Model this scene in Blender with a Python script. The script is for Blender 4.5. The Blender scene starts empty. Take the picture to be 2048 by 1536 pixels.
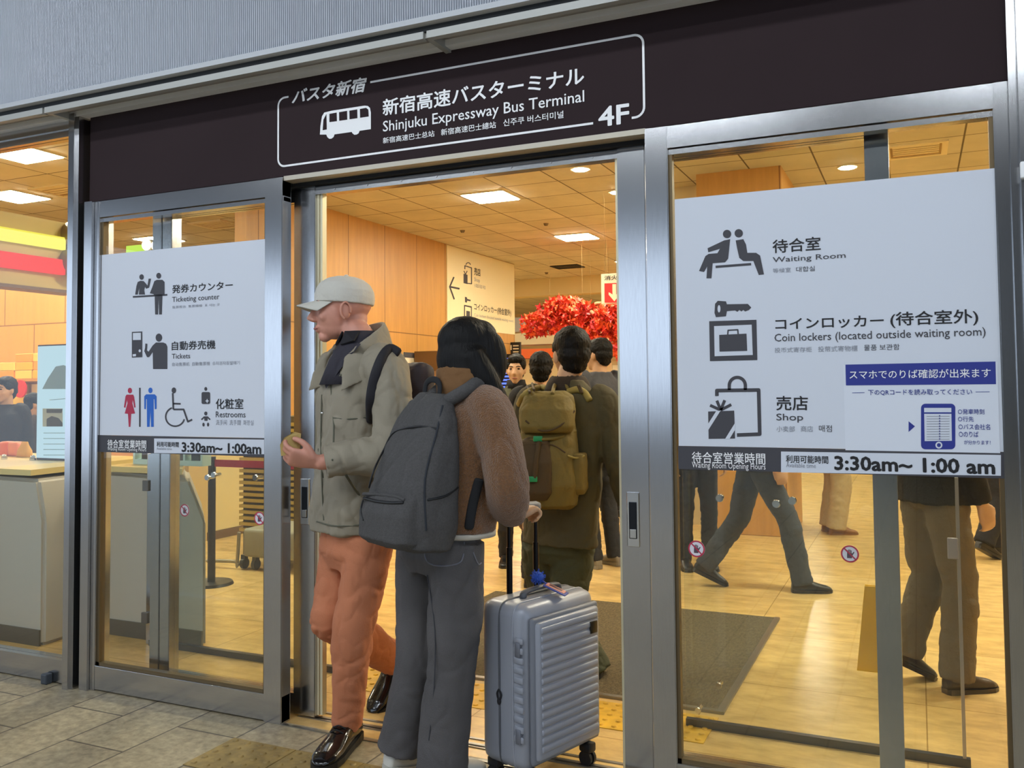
import bpy, bmesh, math, random
from mathutils import Vector, Matrix, noise

random.seed(7)
SC = bpy.context.scene
COL = SC.collection

# ------------------------------------------------------------------ camera
FPX, CX, CY = 1775.49, 1029.527, 702.0997          # focal length and principal point for a 2048 x 1536 frame
YAW, PITCH, ROLL = math.radians(24.35742), math.radians(2.425454), math.radians(-0.514038)
CAM = Vector((0.0, -3.09273, 1.42))
FW = Vector((-math.sin(YAW)*math.cos(PITCH), math.cos(YAW)*math.cos(PITCH), math.sin(PITCH)))
_r0 = Vector((math.cos(YAW), math.sin(YAW), 0)); _u0 = _r0.cross(FW)
RT = _r0*math.cos(ROLL) + _u0*math.sin(ROLL)
UP = -_r0*math.sin(ROLL) + _u0*math.cos(ROLL)
cd = bpy.data.cameras.new('camera'); cam = bpy.data.objects.new('camera', cd); COL.objects.link(cam)
cam.matrix_world = Matrix(((RT.x, UP.x, -FW.x, CAM.x), (RT.y, UP.y, -FW.y, CAM.y), (RT.z, UP.z, -FW.z, CAM.z), (0, 0, 0, 1)))
cd.sensor_fit = 'HORIZONTAL'; cd.sensor_width = 36.0
cd.lens = FPX/2048*36.0
cd.shift_x = -(CX-1024)/2048; cd.shift_y = (CY-768)/2048
cd.clip_start = 0.05; cd.clip_end = 200
SC.camera = cam

# ------------------------------------------------------------------ view, world
SC.view_settings.view_transform = 'Standard'; SC.view_settings.look = 'None'
SC.view_settings.gamma = 1.0; SC.view_settings.use_curve_mapping = False
SC.view_settings.exposure = 0.0
SC.cycles.use_denoising = True
SC.cycles.max_bounces = 10; SC.cycles.transparent_max_bounces = 16
SC.cycles.sample_clamp_indirect = 6.0
wd = bpy.data.worlds.new('overcast_sky'); SC.world = wd; wd.use_nodes = True
bg = wd.node_tree.nodes['Background']; bg.inputs[0].default_value = (0.66, 0.80, 1.0, 1); bg.inputs[1].default_value = WORLD_STRENGTH = 2.0

def ray(u, v):
    return FW + RT*((u-CX)/FPX) - UP*((v-CY)/FPX)
def on(u, v, y):
    """the point at depth plane y that the photograph shows at (u, v)"""
    d = ray(u, v); return CAM + d*((y-CAM.y)/d.y)
def onx(u, v, x):
    d = ray(u, v); return CAM + d*((x-CAM.x)/d.x)
def onz(u, v, z=0.0):
    d = ray(u, v); return CAM + d*((z-CAM.z)/d.z)

# ------------------------------------------------------------------ materials
def lin(c):
    if isinstance(c, str):
        c = [int(c[i:i+2], 16)/255 for i in (0, 2, 4)]
        return tuple((x/12.92 if x <= .04045 else ((x+.055)/1.055)**2.4) for x in c) + (1.0,)
    return tuple(c) + (1.0,)
MATS = {}
def mat(name, col, rough=.5, metal=0.0, bump=0.0, bscale=60, var=0.0, vscale=8, spec=.5, stretch=(1, 1, 1), sheen=0.0, emit=None, es=0, coat=0):
    if name in MATS: return MATS[name]
    m = bpy.data.materials.new(name); m.use_nodes = True; MATS[name] = m
    nt = m.node_tree; N, L = nt.nodes, nt.links; b = N['Principled BSDF']
    b.inputs['Base Color'].default_value = lin(col); b.inputs['Roughness'].default_value = rough
    b.inputs['Metallic'].default_value = metal; b.inputs['Specular IOR Level'].default_value = spec
    if sheen: b.inputs['Sheen Weight'].default_value = sheen
    if coat: b.inputs['Coat Weight'].default_value = coat
    if emit:
        b.inputs['Emission Color'].default_value = lin(emit); b.inputs['Emission Strength'].default_value = es
    if bump or var:
        tc = N.new('ShaderNodeTexCoord'); mp = N.new('ShaderNodeMapping'); mp.inputs['Scale'].default_value = stretch
        L.new(tc.outputs['Object'], mp.inputs['Vector'])
    if var:
        n = N.new('ShaderNodeTexNoise'); n.inputs['Scale'].default_value = vscale; n.inputs['Detail'].default_value = 6
        L.new(mp.outputs[0], n.inputs['Vector'])
        mx = N.new('ShaderNodeMix'); mx.data_type = 'RGBA'
        c = lin(col); mx.inputs[6].default_value = tuple(max(0, x*(1-var)) for x in c[:3])+(1,); mx.inputs[7].default_value = tuple(min(1, x*(1+var)) for x in c[:3])+(1,)
        rp = N.new('ShaderNodeValToRGB'); rp.color_ramp.elements[0].position = .3; rp.color_ramp.elements[1].position = .7
        L.new(n.outputs['Fac'], rp.inputs[0]); L.new(rp.outputs[0], mx.inputs[0]); L.new(mx.outputs[2], b.inputs['Base Color'])
    if bump:
        n2 = N.new('ShaderNodeTexNoise'); n2.inputs['Scale'].default_value = bscale; n2.inputs['Detail'].default_value = 4
        L.new(mp.outputs[0], n2.inputs['Vector'])
        bp = N.new('ShaderNodeBump'); bp.inputs['Strength'].default_value = bump; bp.inputs['Distance'].default_value = .01
        L.new(n2.outputs['Fac'], bp.inputs['Height']); L.new(bp.outputs[0], b.inputs['Normal'])
    return m
def emat(name, col, s):
    if name in MATS: return MATS[name]
    m = bpy.data.materials.new(name); m.use_nodes = True; MATS[name] = m
    nt = m.node_tree; nt.nodes.remove(nt.nodes['Principled BSDF'])
    e = nt.nodes.new('ShaderNodeEmission'); e.inputs[0].default_value = lin(col); e.inputs[1].default_value = s
    nt.links.new(e.outputs[0], nt.nodes['Material Output'].inputs[0]); return m
def glassmat(name, tint=(.97, .985, .98), refl=1.0, rough=0.0):
    m = bpy.data.materials.new(name); m.use_nodes = True; MATS[name] = m
    nt = m.node_tree; N, L = nt.nodes, nt.links; N.remove(N['Principled BSDF'])
    t = N.new('ShaderNodeBsdfTransparent'); t.inputs[0].default_value = tuple(tint)+(1,)
    g = N.new('ShaderNodeBsdfGlossy'); g.inputs['Roughness'].default_value = rough; g.inputs[0].default_value = (refl, refl, refl, 1)
    f = N.new('ShaderNodeFresnel'); ge = N.new('ShaderNodeNewGeometry'); mr = N.new('ShaderNodeMapRange')
    mr.inputs[3].default_value = 1.5; mr.inputs[4].default_value = 1/1.5      # a pane seen from inside its own thickness
    L.new(ge.outputs['Backfacing'], mr.inputs[0]); L.new(mr.outputs[0], f.inputs[0])
    mx = N.new('ShaderNodeMixShader'); L.new(f.outputs[0], mx.inputs[0]); L.new(t.outputs[0], mx.inputs[1]); L.new(g.outputs[0], mx.inputs[2])
    L.new(mx.outputs[0], N['Material Output'].inputs[0]); return m
def tilemat(name, c1, c2, mortar, bw, bh, msize, rough, axes='XY', offset=0.0, origin=(0, 0), noise_amt=.25, nscale=9, spec=.5, stretch=(1, 1, 1), bump=.15, freq=2, grain=None):
    """rectangular tiles or panels laid on two world axes"""
    m = bpy.data.materials.new(name); m.use_nodes = True; MATS[name] = m
    nt = m.node_tree; N, L = nt.nodes, nt.links; b = N['Principled BSDF']
    b.inputs['Roughness'].default_value = rough; b.inputs['Specular IOR Level'].default_value = spec
    tc = N.new('ShaderNodeTexCoord'); sx = N.new('ShaderNodeSeparateXYZ'); cb = N.new('ShaderNodeCombineXYZ')
    L.new(tc.outputs['Object'], sx.inputs[0])
    a1 = N.new('ShaderNodeMath'); a1.operation = 'SUBTRACT'; a1.inputs[1].default_value = origin[0]
    a2 = N.new('ShaderNodeMath'); a2.operation = 'SUBTRACT'; a2.inputs[1].default_value = origin[1]
    L.new(sx.outputs['XYZ'.index(axes[0])], a1.inputs[0]); L.new(sx.outputs['XYZ'.index(axes[1])], a2.inputs[0])
    L.new(a1.outputs[0], cb.inputs[0]); L.new(a2.outputs[0], cb.inputs[1])
    br = N.new('ShaderNodeTexBrick'); br.offset = offset; br.offset_frequency = freq; br.squash = 1
    br.inputs['Color1'].default_value = lin(c1); br.inputs['Color2'].default_value = lin(c2); br.inputs['Mortar'].default_value = lin(mortar)
    br.inputs['Scale'].default_value = 1; br.inputs['Mortar Size'].default_value = msize; br.inputs['Mortar Smooth'].default_value = .1
    br.inputs['Brick Width'].default_value = bw; br.inputs['Row Height'].default_value = bh; br.inputs['Bias'].default_value = 0
    L.new(cb.outputs[0], br.inputs['Vector'])
    mp = N.new('ShaderNodeMapping'); mp.inputs['Scale'].default_value = stretch; L.new(tc.outputs['Object'], mp.inputs['Vector'])
    n = N.new('ShaderNodeTexNoise'); n.inputs['Scale'].default_value = nscale; n.inputs['Detail'].default_value = 8; n.inputs['Roughness'].default_value = .65
    L.new(mp.outputs[0], n.inputs['Vector'])
    mr = N.new('ShaderNodeMapRange'); mr.inputs[1].default_value = .3; mr.inputs[2].default_value = .7; mr.inputs[3].default_value = 1-noise_amt; mr.inputs[4].default_value = 1+noise_amt*.6
    L.new(n.outputs['Fac'], mr.inputs[0])
    vm = N.new('ShaderNodeVectorMath'); vm.operation = 'SCALE'; L.new(br.outputs['Color'], vm.inputs[0]); L.new(mr.outputs[0], vm.inputs['Scale'])
    L.new(vm.outputs[0], b.inputs['Base Color'])
    if bump:
        bp = N.new('ShaderNodeBump'); bp.inputs['Strength'].default_value = bump; bp.inputs['Distance'].default_value = .004; bp.invert = True
        L.new(br.outputs['Fac'], bp.inputs['Height']); L.new(bp.outputs[0], b.inputs['Normal'])
    return m
def steelmat(name, col='c9ccd0', rough=.3, stretch=(1, 1, 60), vscale=14):
    m = mat(name, col, rough, 1.0, bump=.015, bscale=40, var=.06, vscale=vscale, stretch=stretch)
    b = m.node_tree.nodes['Principled BSDF']; b.inputs['Anisotropic'].default_value = .4
    return m

STEEL = steelmat('brushed_steel_upright', 'bcbcbd', .19, (80, 80, 1.2))
STEELH = steelmat('brushed_steel_horizontal', 'bcbcbd', .19, (1.2, 80, 80))
CHROME = mat('polished_steel', 'd5d8dc', .12, 1.0)
DARK = mat('black_gap', '0c0c0d', .8)
HDR = mat('dark_brown_panel', '33282a', .8, var=.06, vscale=2, spec=.12)
WHITE = mat('white_vinyl', 'f4f4f4', .5)
SIGN = mat('matt_white_sign_film', 'd3d8e2', .6)
CHAR = mat('charcoal_vinyl', '403f45', .6)
INK = mat('black_ink', '17161a', .6)
GREYINK = mat('grey_ink', '8d9099', .6)
NAVY = mat('navy_ink', '26328a', .6)
CRIM = mat('crimson_ink', 'b02a48', .6)
BLUE = mat('blue_ink', '1f62c0', .6)
RED = mat('red_ink', 'd3201c', .5)
GLASS = glassmat('clear_glass', refl=.6)
GLASS2 = glassmat('guard_glass', tint=(.96, .98, .97), refl=.7)

# ------------------------------------------------------------------ mesh helpers
def obj(name, bm, m, parent=None, smooth=False, auto=None):
    me = bpy.data.meshes.new(name)
    if isinstance(bm, bmesh.types.BMesh):
        bm.normal_update(); bm.to_mesh(me); bm.free()
    else: me = bm
    o = bpy.data.objects.new(name, me); COL.objects.link(o)
    ms = m if isinstance(m, (list, tuple)) else [m]
    for x in ms: me.materials.append(x)
    if smooth:
        for p in me.polygons: p.use_smooth = True
    if auto is not None:
        for p in me.polygons: p.use_smooth = True
        bm2 = bmesh.new(); bm2.from_mesh(me)
        for e in bm2.edges:
            if len(e.link_faces) == 2 and e.calc_face_angle(0) > auto: e.smooth = False
        bm2.to_mesh(me); bm2.free()
    if parent is not None:
        o.parent = parent
        o.matrix_parent_inverse = Matrix.Translation(-parent.location)
    return o
def T(o, label, cat, group=None, kind=None):
    o['label'] = label; o['category'] = cat
    if group: o['group'] = group
    if kind: o['kind'] = kind
    return o
def S(o):
    o['kind'] = 'structure'; return o
def thing(name, label, cat, loc=(0, 0, 0), group=None):
    o = bpy.data.objects.new(name, None); COL.objects.link(o); o.location = loc; o.empty_display_size = .1
    return T(o, label, cat, group)
def BM(): return bmesh.new()
def box(bm, x0, x1, y0, y1, z0, z1, mi=0):
    if x0 > x1: x0, x1 = x1, x0
    if y0 > y1: y0, y1 = y1, y0
    if z0 > z1: z0, z1 = z1, z0
    v = [bm.verts.new(p) for p in ((x0,y0,z0),(x1,y0,z0),(x1,y1,z0),(x0,y1,z0),(x0,y0,z1),(x1,y0,z1),(x1,y1,z1),(x0,y1,z1))]
    for f in ((3,2,1,0),(4,5,6,7),(0,1,5,4),(1,2,6,5),(2,3,7,6),(3,0,4,7)):
        bm.faces.new([v[i] for i in f]).material_index = mi
    return v
def bx(x0, x1, y0, y1, z0, z1, bev=0, seg=2):
    bm = BM(); box(bm, x0, x1, y0, y1, z0, z1)
    if bev: bmesh.ops.bevel(bm, geom=bm.edges[:], offset=bev, segments=seg, affect='EDGES', profile=.5)
    return bm
def rbox(bm, c, ax, ay, az, hx, hy, hz, r, seg=3):
    """rounded box with its own axes"""
    t = BM(); box(t, -hx, hx, -hy, hy, -hz, hz)
    if r: bmesh.ops.bevel(t, geom=t.edges[:], offset=r, segments=seg, affect='EDGES', profile=.5)
    M = Matrix((ax, ay, az)).transposed()
    merge(bm, t, M, c)
def merge(bm, t, M=None, c=Vector((0, 0, 0)), mi=None):
    mp = {}
    for v in t.verts: mp[v] = bm.verts.new((M @ v.co if M is not None else v.co) + Vector(c))
    for f in t.faces:
        try:
            nf = bm.faces.new([mp[v] for v in f.verts]); nf.material_index = f.material_index if mi is None else mi
        except ValueError: pass
    t.free()
def loft(bm, rings, caps=True):
    """rings: lists of equally many points, joined in order"""
    R = [[bm.verts.new(p) for p in r] for r in rings]; n = len(R[0])
    for a, b in zip(R, R[1:]):
        for i in range(n):
            bm.faces.new((a[i], a[(i+1) % n], b[(i+1) % n], b[i]))
    if caps:
        bm.faces.new(list(reversed(R[0]))); bm.faces.new(R[-1])
def ring(c, ax, ay, a, b, n=20, p=2.0):
    out = []
    for i in range(n):
        t = 2*math.pi*i/n; ct, st = math.cos(t), math.sin(t)
        out.append(Vector(c) + ax*(a*math.copysign(abs(ct)**(2/p), ct)) + ay*(b*math.copysign(abs(st)**(2/p), st)))
    return out
def tube(bm, pts, rad, n=14, flat=None, round_ends=True):
    """swept circle through pts; flat = (axis, factor) squeezes it along an axis"""
    pts = [Vector(p) for p in pts]
    if not isinstance(rad, (list, tuple)): rad = [rad]*len(pts)
    rings = []; prev = None
    for i, p in enumerate(pts):
        d = (pts[min(i+1, len(pts)-1)] - pts[max(i-1, 0)]).normalized()
        if prev is None:
            h = Vector((0, 0, 1)) if abs(d.z) < .9 else Vector((1, 0, 0))
            ax = h.cross(d).normalized()
        else:
            ax = (prev - d*prev.dot(d)).normalized()
        prev = ax; ay = d.cross(ax)
        if round_ends and i == 0:
            for k in (.35, .75): rings.append(ring(p - d*rad[0]*(1-k)*.8, ax, ay, rad[0]*math.sqrt(1-(1-k)**2), rad[0]*math.sqrt(1-(1-k)**2), n))
        rings.append(ring(p, ax, ay, rad[i], rad[i], n))
        if round_ends and i == len(pts)-1:
            for k in (.75, .35): rings.append(ring(p + d*rad[i]*(1-k)*.8, ax, ay, rad[i]*math.sqrt(1-(1-k)**2), rad[i]*math.sqrt(1-(1-k)**2), n))
    if flat:
        a, f = flat; a = Vector(a).normalized()
        for r in rings:
            c = sum(r, Vector())/len(r)
            for k in range(len(r)): r[k] = r[k] - a*((r[k]-c).dot(a)*(1-f))
    loft(bm, rings)
def smoothpts(pts, rad, sub=4):
    """Catmull-Rom through the points, radii too"""
    P = [Vector(p) for p in pts]; out, ro = [], []
    for i in range(len(P)-1):
        p0, p1, p2, p3 = P[max(i-1, 0)], P[i], P[i+1], P[min(i+2, len(P)-1)]
        for k in range(sub):
            t = k/sub
            out.append(.5*((2*p1)+(p2-p0)*t+(2*p0-5*p1+4*p2-p3)*t*t+(3*p1-p0-3*p2+p3)*t**3)); ro.append(rad[i]*(1-t)+rad[i+1]*t)
    out.append(P[-1]); ro.append(rad[-1]); return out, ro
def stube(bm, pts, rad, n=14, sub=4, flat=None, round_ends=True):
    if not isinstance(rad, (list, tuple)): rad = [rad]*len(pts)
    a, b = smoothpts(pts, rad, sub); tube(bm, a, b, n, flat, round_ends)
def ell(bm, c, r, M=None, seg=20, rings=14):
    t = BM(); bmesh.ops.create_uvsphere(t, u_segments=seg, v_segments=rings, radius=1)
    for v in t.verts: v.co = Vector((v.co.x*r[0], v.co.y*r[1], v.co.z*r[2]))
    merge(bm, t, M, c)
def cyl(bm, a, b, r0, r1=None, n=20, mi=0):
    a, b = Vector(a), Vector(b); d = (b-a).normalized(); h = Vector((0, 0, 1)) if abs(d.z) < .9 else Vector((1, 0, 0))
    ax = h.cross(d).normalized(); ay = d.cross(ax); k0 = len(bm.faces)
    loft(bm, [ring(a, ax, ay, r0, r0, n), ring(b, ax, ay, r1 if r1 is not None else r0, r1 if r1 is not None else r0, n)])
    if mi:
        bm.faces.ensure_lookup_table()
        for f in bm.faces[k0:]: f.material_index = mi
def voxel(bm, size, smooth=2, wrinkle=None, factor=.5):
    """fuse overlapping closed shapes into one continuous surface"""
    me = bpy.data.meshes.new('fuse'); bmesh.ops.recalc_face_normals(bm, faces=bm.faces[:]); bm.to_mesh(me); bm.free()
    o = bpy.data.objects.new('fuse', me); COL.objects.link(o)
    r = o.modifiers.new('r', 'REMESH'); r.mode = 'VOXEL'; r.voxel_size = size; r.use_smooth_shade = True
    if smooth:
        s = o.modifiers.new('s', 'SMOOTH'); s.iterations = smooth; s.factor = factor
    dg = bpy.context.evaluated_depsgraph_get()
    out = bpy.data.meshes.new_from_object(o.evaluated_get(dg))
    bpy.data.objects.remove(o); bpy.data.meshes.remove(me)
    if wrinkle:
        amp, fr, seed = wrinkle[:3]; off = Vector((seed*3.1, seed*1.7, seed*.9))
        nr = [v.normal.copy() for v in out.vertices]
        for v, nn in zip(out.vertices, nr):
            p = Vector((v.co.x*fr[0], v.co.y*fr[1], v.co.z*fr[2])) + off
            a = noise.noise(p); q = p*2.1; b2 = noise.noise(q)
            v.co += nn*(amp*(.75*a + .3*b2 - .45*max(0.0, 1-abs(a-.12)*4.5)**2 - .25*max(0.0, 1-abs(b2)*4)**2))
    for p in out.polygons: p.use_smooth = True
    return out

# ------------------------------------------------------------------ flat artwork on a plane: traced outlines laid on the real sign
class Plane:
    """a flat sign: photo pixel -> point on it, lifted off the face by a hair"""
    def __init__(s, hit, n): s.hit, s.n = hit, Vector(n)
    def p(s, u, v, lift): return s.hit(u, v) + s.n*lift
FAC = Plane(lambda u, v: on(u, v, 0.0), (0, -1, 0))
def polyface(bm, pts, mi=0):
    vs = [bm.verts.new(p) for p in pts]
    es = [bm.edges.new((vs[i], vs[(i+1) % len(vs)])) for i in range(len(vs))]
    r = bmesh.ops.triangle_fill(bm, use_beauty=True, use_dissolve=False, edges=es)
    for g in r['geom']:
        if isinstance(g, bmesh.types.BMFace): g.material_index = mi
def art(name, plane, shapes, mats, parent, cv=lambda x, y: (x, y), lift=.002):
    """shapes in photo pixels: P polygon, C circle, L stroke, A arc stroke, R rounded rectangle"""
    bm = BM()
    for sh in shapes:
        k, a = sh[0], sh[1:]; mi = a[-1]; lf = lift + .0006*mi
        if k == 'P':
            polyface(bm, [plane.p(*cv(*q), lf) for q in a[0]], mi)
        elif k == 'C':
            (x, y), r = a[0], a[1]; ry = a[2] if len(a) > 3 else r
            polyface(bm, [plane.p(*cv(x+r*math.cos(t*math.pi/14), y+ry*math.sin(t*math.pi/14)), lf) for t in range(28)], mi)
        elif k == 'L':
            pts, w = a[0], a[1]
            for (x0, y0), (x1, y1) in zip(pts, pts[1:]):
                d = math.hypot(x1-x0, y1-y0) or 1; nx, ny = -(y1-y0)/d*w/2, (x1-x0)/d*w/2
                polyface(bm, [plane.p(*cv(*q), lf) for q in ((x0+nx, y0+ny), (x1+nx, y1+ny), (x1-nx, y1-ny), (x0-nx, y0-ny))], mi)
            for (x, y) in pts[1:-1]:
                polyface(bm, [plane.p(*cv(x+w/2*math.cos(t*math.pi/6), y+w/2*math.sin(t*math.pi/6)), lf+.0001) for t in range(12)], mi)
        elif k == 'A':
            (x, y), r, a0, a1, w = a[:5]; n = 24
            ang = [math.radians(a0+(a1-a0)*i/n) for i in range(n+1)]
            out = [(x+(r+w/2)*math.cos(t), y+(r+w/2)*math.sin(t)) for t in ang] + [(x+(r-w/2)*math.cos(t), y+(r-w/2)*math.sin(t)) for t in reversed(ang)]
            polyface(bm, [plane.p(*cv(*q), lf) for q in out], mi)
        elif k == 'R':
            x0, y0, x1, y1, r = a[0]; out = []
            for (cx, cy, s0) in ((x1-r, y1-r, 0), (x0+r, y1-r, 90), (x0+r, y0+r, 180), (x1-r, y0+r, 270)):
                for i in range(6): t = math.radians(s0+i*18); out.append((cx+r*math.cos(t), cy+r*math.sin(t)))
            polyface(bm, [plane.p(*cv(*q), lf) for q in out], mi)
    bmesh.ops.recalc_face_normals(bm, faces=bm.faces[:])
    for f in bm.faces:
        f.normal_update()
        if f.normal.dot(plane.n) < 0: f.normal_flip()
    return obj(name, bm, mats, parent)
def text(body, plane, lb, rt, m, parent, cv=lambda x, y: (x, y), bold=0.0, shear=0.0, lift=.0025, name='lettering'):
    """lettering filling the box between its lower left and upper right corners (photo pixels)"""
    cu = bpy.data.curves.new('t', 'FONT'); cu.body = body; cu.size = 1; cu.shear = shear
    cu.resolution_u = 2 if len(body) > 6 else 3
    o = bpy.data.objects.new('t', cu); COL.objects.link(o)
    dg = bpy.context.evaluated_depsgraph_get()
    me = bpy.data.meshes.new_from_object(o.evaluated_get(dg)); bpy.data.objects.remove(o); bpy.data.curves.remove(cu)
    xs = [v.co.x for v in me.vertices]; ys = [v.co.y for v in me.vertices]
    x0, x1, y0, y1 = min(xs), max(xs), min(ys), max(ys)
    a = plane.p(*cv(*lb), lift); b = plane.p(*cv(*rt), lift)
    uz = Vector((0, 0, 1)); h = b.z-a.z; ux = Vector((b.x-a.x, b.y-a.y, 0))
    for v in me.vertices:
        fx, fy = (v.co.x-x0)/(x1-x0), (v.co.y-y0)/(y1-y0)
        v.co = a + ux*fx + uz*(h*fy)
    bm = BM(); bm.from_mesh(me); bpy.data.meshes.remove(me)
    bmesh.ops.dissolve_degenerate(bm, dist=1e-6, edges=bm.edges[:])
    if bold:                                                   # heavier strokes: the same outline pushed out all round
        src = bm.copy(); em = h/(y1-y0); un = ux.normalized(); kx = ux.length/(x1-x0)
        for q in range(8):
            t = src.copy(); d = un*(bold*kx*math.cos(q*math.pi/4)) + uz*(bold*em*math.sin(q*math.pi/4)) + plane.n*(2e-5*(q+1))
            for v in t.verts: v.co += d
            merge(bm, t)
        src.free()
    for f in bm.faces:
        f.normal_update()
        if f.normal.dot(plane.n) < 0: f.normal_flip()
    return obj(name, bm, m, parent)

# ================================================================== light outside: unseen fill lamps, added overhead to brighten the facade
FILL_OUT, LAMP_PANEL, LAMP_DOWN = 27.0, 128.0, 150.0
M_FILL = emat('cool_fill_glow', (.86, .93, 1.0), FILL_OUT)
M_PANEL = emat('ceiling_panel_light', (1.0, .92, .71), LAMP_PANEL)
M_DOWNL = emat('downlight_glow', (1.0, .9, .66), LAMP_DOWN)

# ------------------------------------------------------------------ floors
M_FLO = tilemat('terrace_stone_tiles', 'a4977c', '988b70', '54493c', .57, .317, .0045, .5, 'YX', offset=.5, origin=(.085, -3.53), noise_amt=.45, nscale=26, bump=.4)
M_FLI = tilemat('station_vinyl_floor', 'dcb978', 'd5b06c', 'a98850', .9, .9, .003, .25, 'XY', origin=(-.9, .4), noise_amt=.3, nscale=5, stretch=(1, 2.2, 1), bump=.05)
S(obj('floor_outside', bx(-16, 10, -16, .02, -.08, 0), M_FLO))
S(obj('floor_inside', bx(-14, 6, .02, 20, -.08, 0), M_FLI))

# unseen canopy, wall and parapet behind the camera, added to shape the steel's reflections
S(obj('ceiling_unseen', bx(-16, 10, -16, -.25, 4.6, 4.8), mat('unseen_canopy_grey', '4c4c4e', .8)))
for i, (x, y) in enumerate(((-5.6, -3.4), (-2.2, -3.4), (1.2, -3.4), (-5.6, -5.8), (-2.2, -5.8), (1.2, -5.8))):
    o = obj('fill_lamp', bx(x-1.1, x+1.1, y-.12, y+.12, 4.5, 4.6), M_FILL)
    T(o, 'long unseen fill lamp added overhead to brighten the facade', 'lamp', 'unseen fill lamps added above the terrace')
S(obj('wall_unseen', bx(-1.5, 10, -16.2, -16, 0, 4.6), mat('unseen_wall_grey', '6c6b69', .8)))
S(obj('trim_8', bx(-16, 10, -15.9, -15.7, 0, .9), mat('unseen_wall_grey', '6c6b69', .8)))

# ------------------------------------------------------------------ facade
YF = -.012                                         # face of the frames
bm = BM()
for (x0, x1, y0) in ((-3.786, -3.772, -.02), (-3.772, -3.735, -.06), (-3.735, -3.718, -.045)): box(bm, x0, x1, y0, .1, 0, 2.79)
post = S(obj('trim_1', bm, STEEL))
bm = BM(); box(bm, -3.718, -3.694, .015, .1, 0, 2.36); S(obj('trim_2', bm, mat('steel_groove', '4a4742', .4, .6)))
bm = BM(); box(bm, -3.694, -3.642, -.03, .1, 0, 2.352); S(obj('trim_3', bm, STEEL))
# right post
bm = BM(); box(bm, .276, .300, -.03, .1, 0, 2.79); box(bm, .300, .345, -.055, .1, 0, 2.79); S(obj('trim_4', bm, STEEL))
bm = BM(); box(bm, .345, 1.2, .0, .1, 0, 2.79); S(obj('trim_5', bm, STEEL))
o = obj('door_sensor_tag', bx(.297, .34, -.075, -.055, 2.035, 2.085, .004), WHITE); T(o, 'small white tag on the steel post at the right edge', 'tag')

# corrugated cladding above, its lip, the gap, the soffit
bm = BM(); pitch = .0105; n = int(6.2/pitch); seg = 6; prev = None
for i in range(n*seg+1):
    x = -5.6 + i*pitch/seg; y = -.195 + .0052*math.cos(2*math.pi*i/seg)
    a, b = bm.verts.new((x, y, 2.83)), bm.verts.new((x, y, 4.6))
    if prev: bm.faces.new((prev[0], a, b, prev[1]))
    prev = (a, b)
S(obj('wall_upper', bm, mat('corrugated_grey_metal', 'adb1b9', .45, .25), smooth=True))
bm = BM(); box(bm, -5.6, .6, -.188, .0, 2.86, 4.6); S(obj('wall_upper_core', bm, mat('cladding_core', '5c6168', .8)))
S(obj('trim_6', bx(-5.6, .6, -.215, -.165, 2.812, 2.834), mat('white_lip', 'b9bcc0', .5)))
bm = BM(); box(bm, -5.6, .6, -.18, -.152, 2.79, 2.86); S(obj('trim_7', bm, mat('soffit_gap', '1f2224', .7)))
bm = BM()
box(bm, -5.6, -3.80, -.185, -.155, 2.762, 2.79); box(bm, -3.785, -1.69, -.185, -.155, 2.762, 2.79); box(bm, -1.675, .6, -.185, -.155, 2.762, 2.79)
S(obj('trim_9', bm, mat('soffit_edge', 'aaaaa5', .5, .2)))
bm = BM()
vs = [bm.verts.new(p) for p in ((-5.6, -.155, 2.775), (.6, -.155, 2.775), (.6, .02, 2.822), (-5.6, .02, 2.822), (-5.6, -.155, 2.79), (.6, -.155, 2.79), (.6, .02, 2.84), (-5.6, .02, 2.84))]
for f in ((3,2,1,0),(4,5,6,7),(0,1,5,4),(1,2,6,5),(2,3,7,6),(3,0,4,7)): bm.faces.new([vs[i] for i in f])
S(obj('ceiling_soffit', bm, mat('soffit_steel', '9a938a', .45, .3)))
bm = BM()
for x in (-3.79, -1.68): box(bm, x-.012, x+.012, -.17, .0, 2.768, 2.80)
S(obj('trim_10', bm, mat('soffit_edge', 'aaaaa5', .5, .2)))
S(obj('trim_11', bx(-5.6, .28, -.05, .03, 2.778, 2.804), mat('header_edge', 'eceef2', .45, .0)))

# walls above the openings inside, left bay lintel
S(obj('wall_front', bx(-3.70, 6, .1, .2, 2.42, 3.53), mat('cream_plaster', 'd9c79c', .7)))
S(obj('wall_front_bay', bx(-5.6, -3.70, .08, .2, 2.76, 3.53), mat('cream_plaster', 'd9c79c', .7)))
S(obj('wall_front_left', bx(-14, -5.6, -.1, .2, 0, 4.6), mat('cream_plaster', 'd9c79c', .7)))
S(obj('wall_front_right', bx(1.2, 6, -.1, .2, 0, 4.6), mat('cream_plaster', 'd9c79c', .7)))

# window 1: the bay left of the post
w1 = S(thing('window_1', 'tall fixed window left of the narrow steel post', 'window', (-4.7, 0, 0)))
bm = BM(); box(bm, -5.6, -3.786, YF, .06, .006, .115); obj('bottom_rail', bm, STEELH, w1)
bm = BM(); box(bm, -5.6, -3.786, YF, .06, 2.70, 2.785); box(bm, -5.6, -3.786, YF-.01, .06, 2.735, 2.75); obj('top_rail', bm, STEELH, w1)
obj('glass_pane', bx(-5.6, -3.786, .015, .025, .115, 2.70), GLASS, w1)
o = obj('door_stop', bx(-3.935, -3.895, -.05, YF, .0, .05, .006), mat('dark_rubber', '3b4046', .5)); T(o, 'small dark stopper block at the foot of the left window rail', 'door stop')

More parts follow.
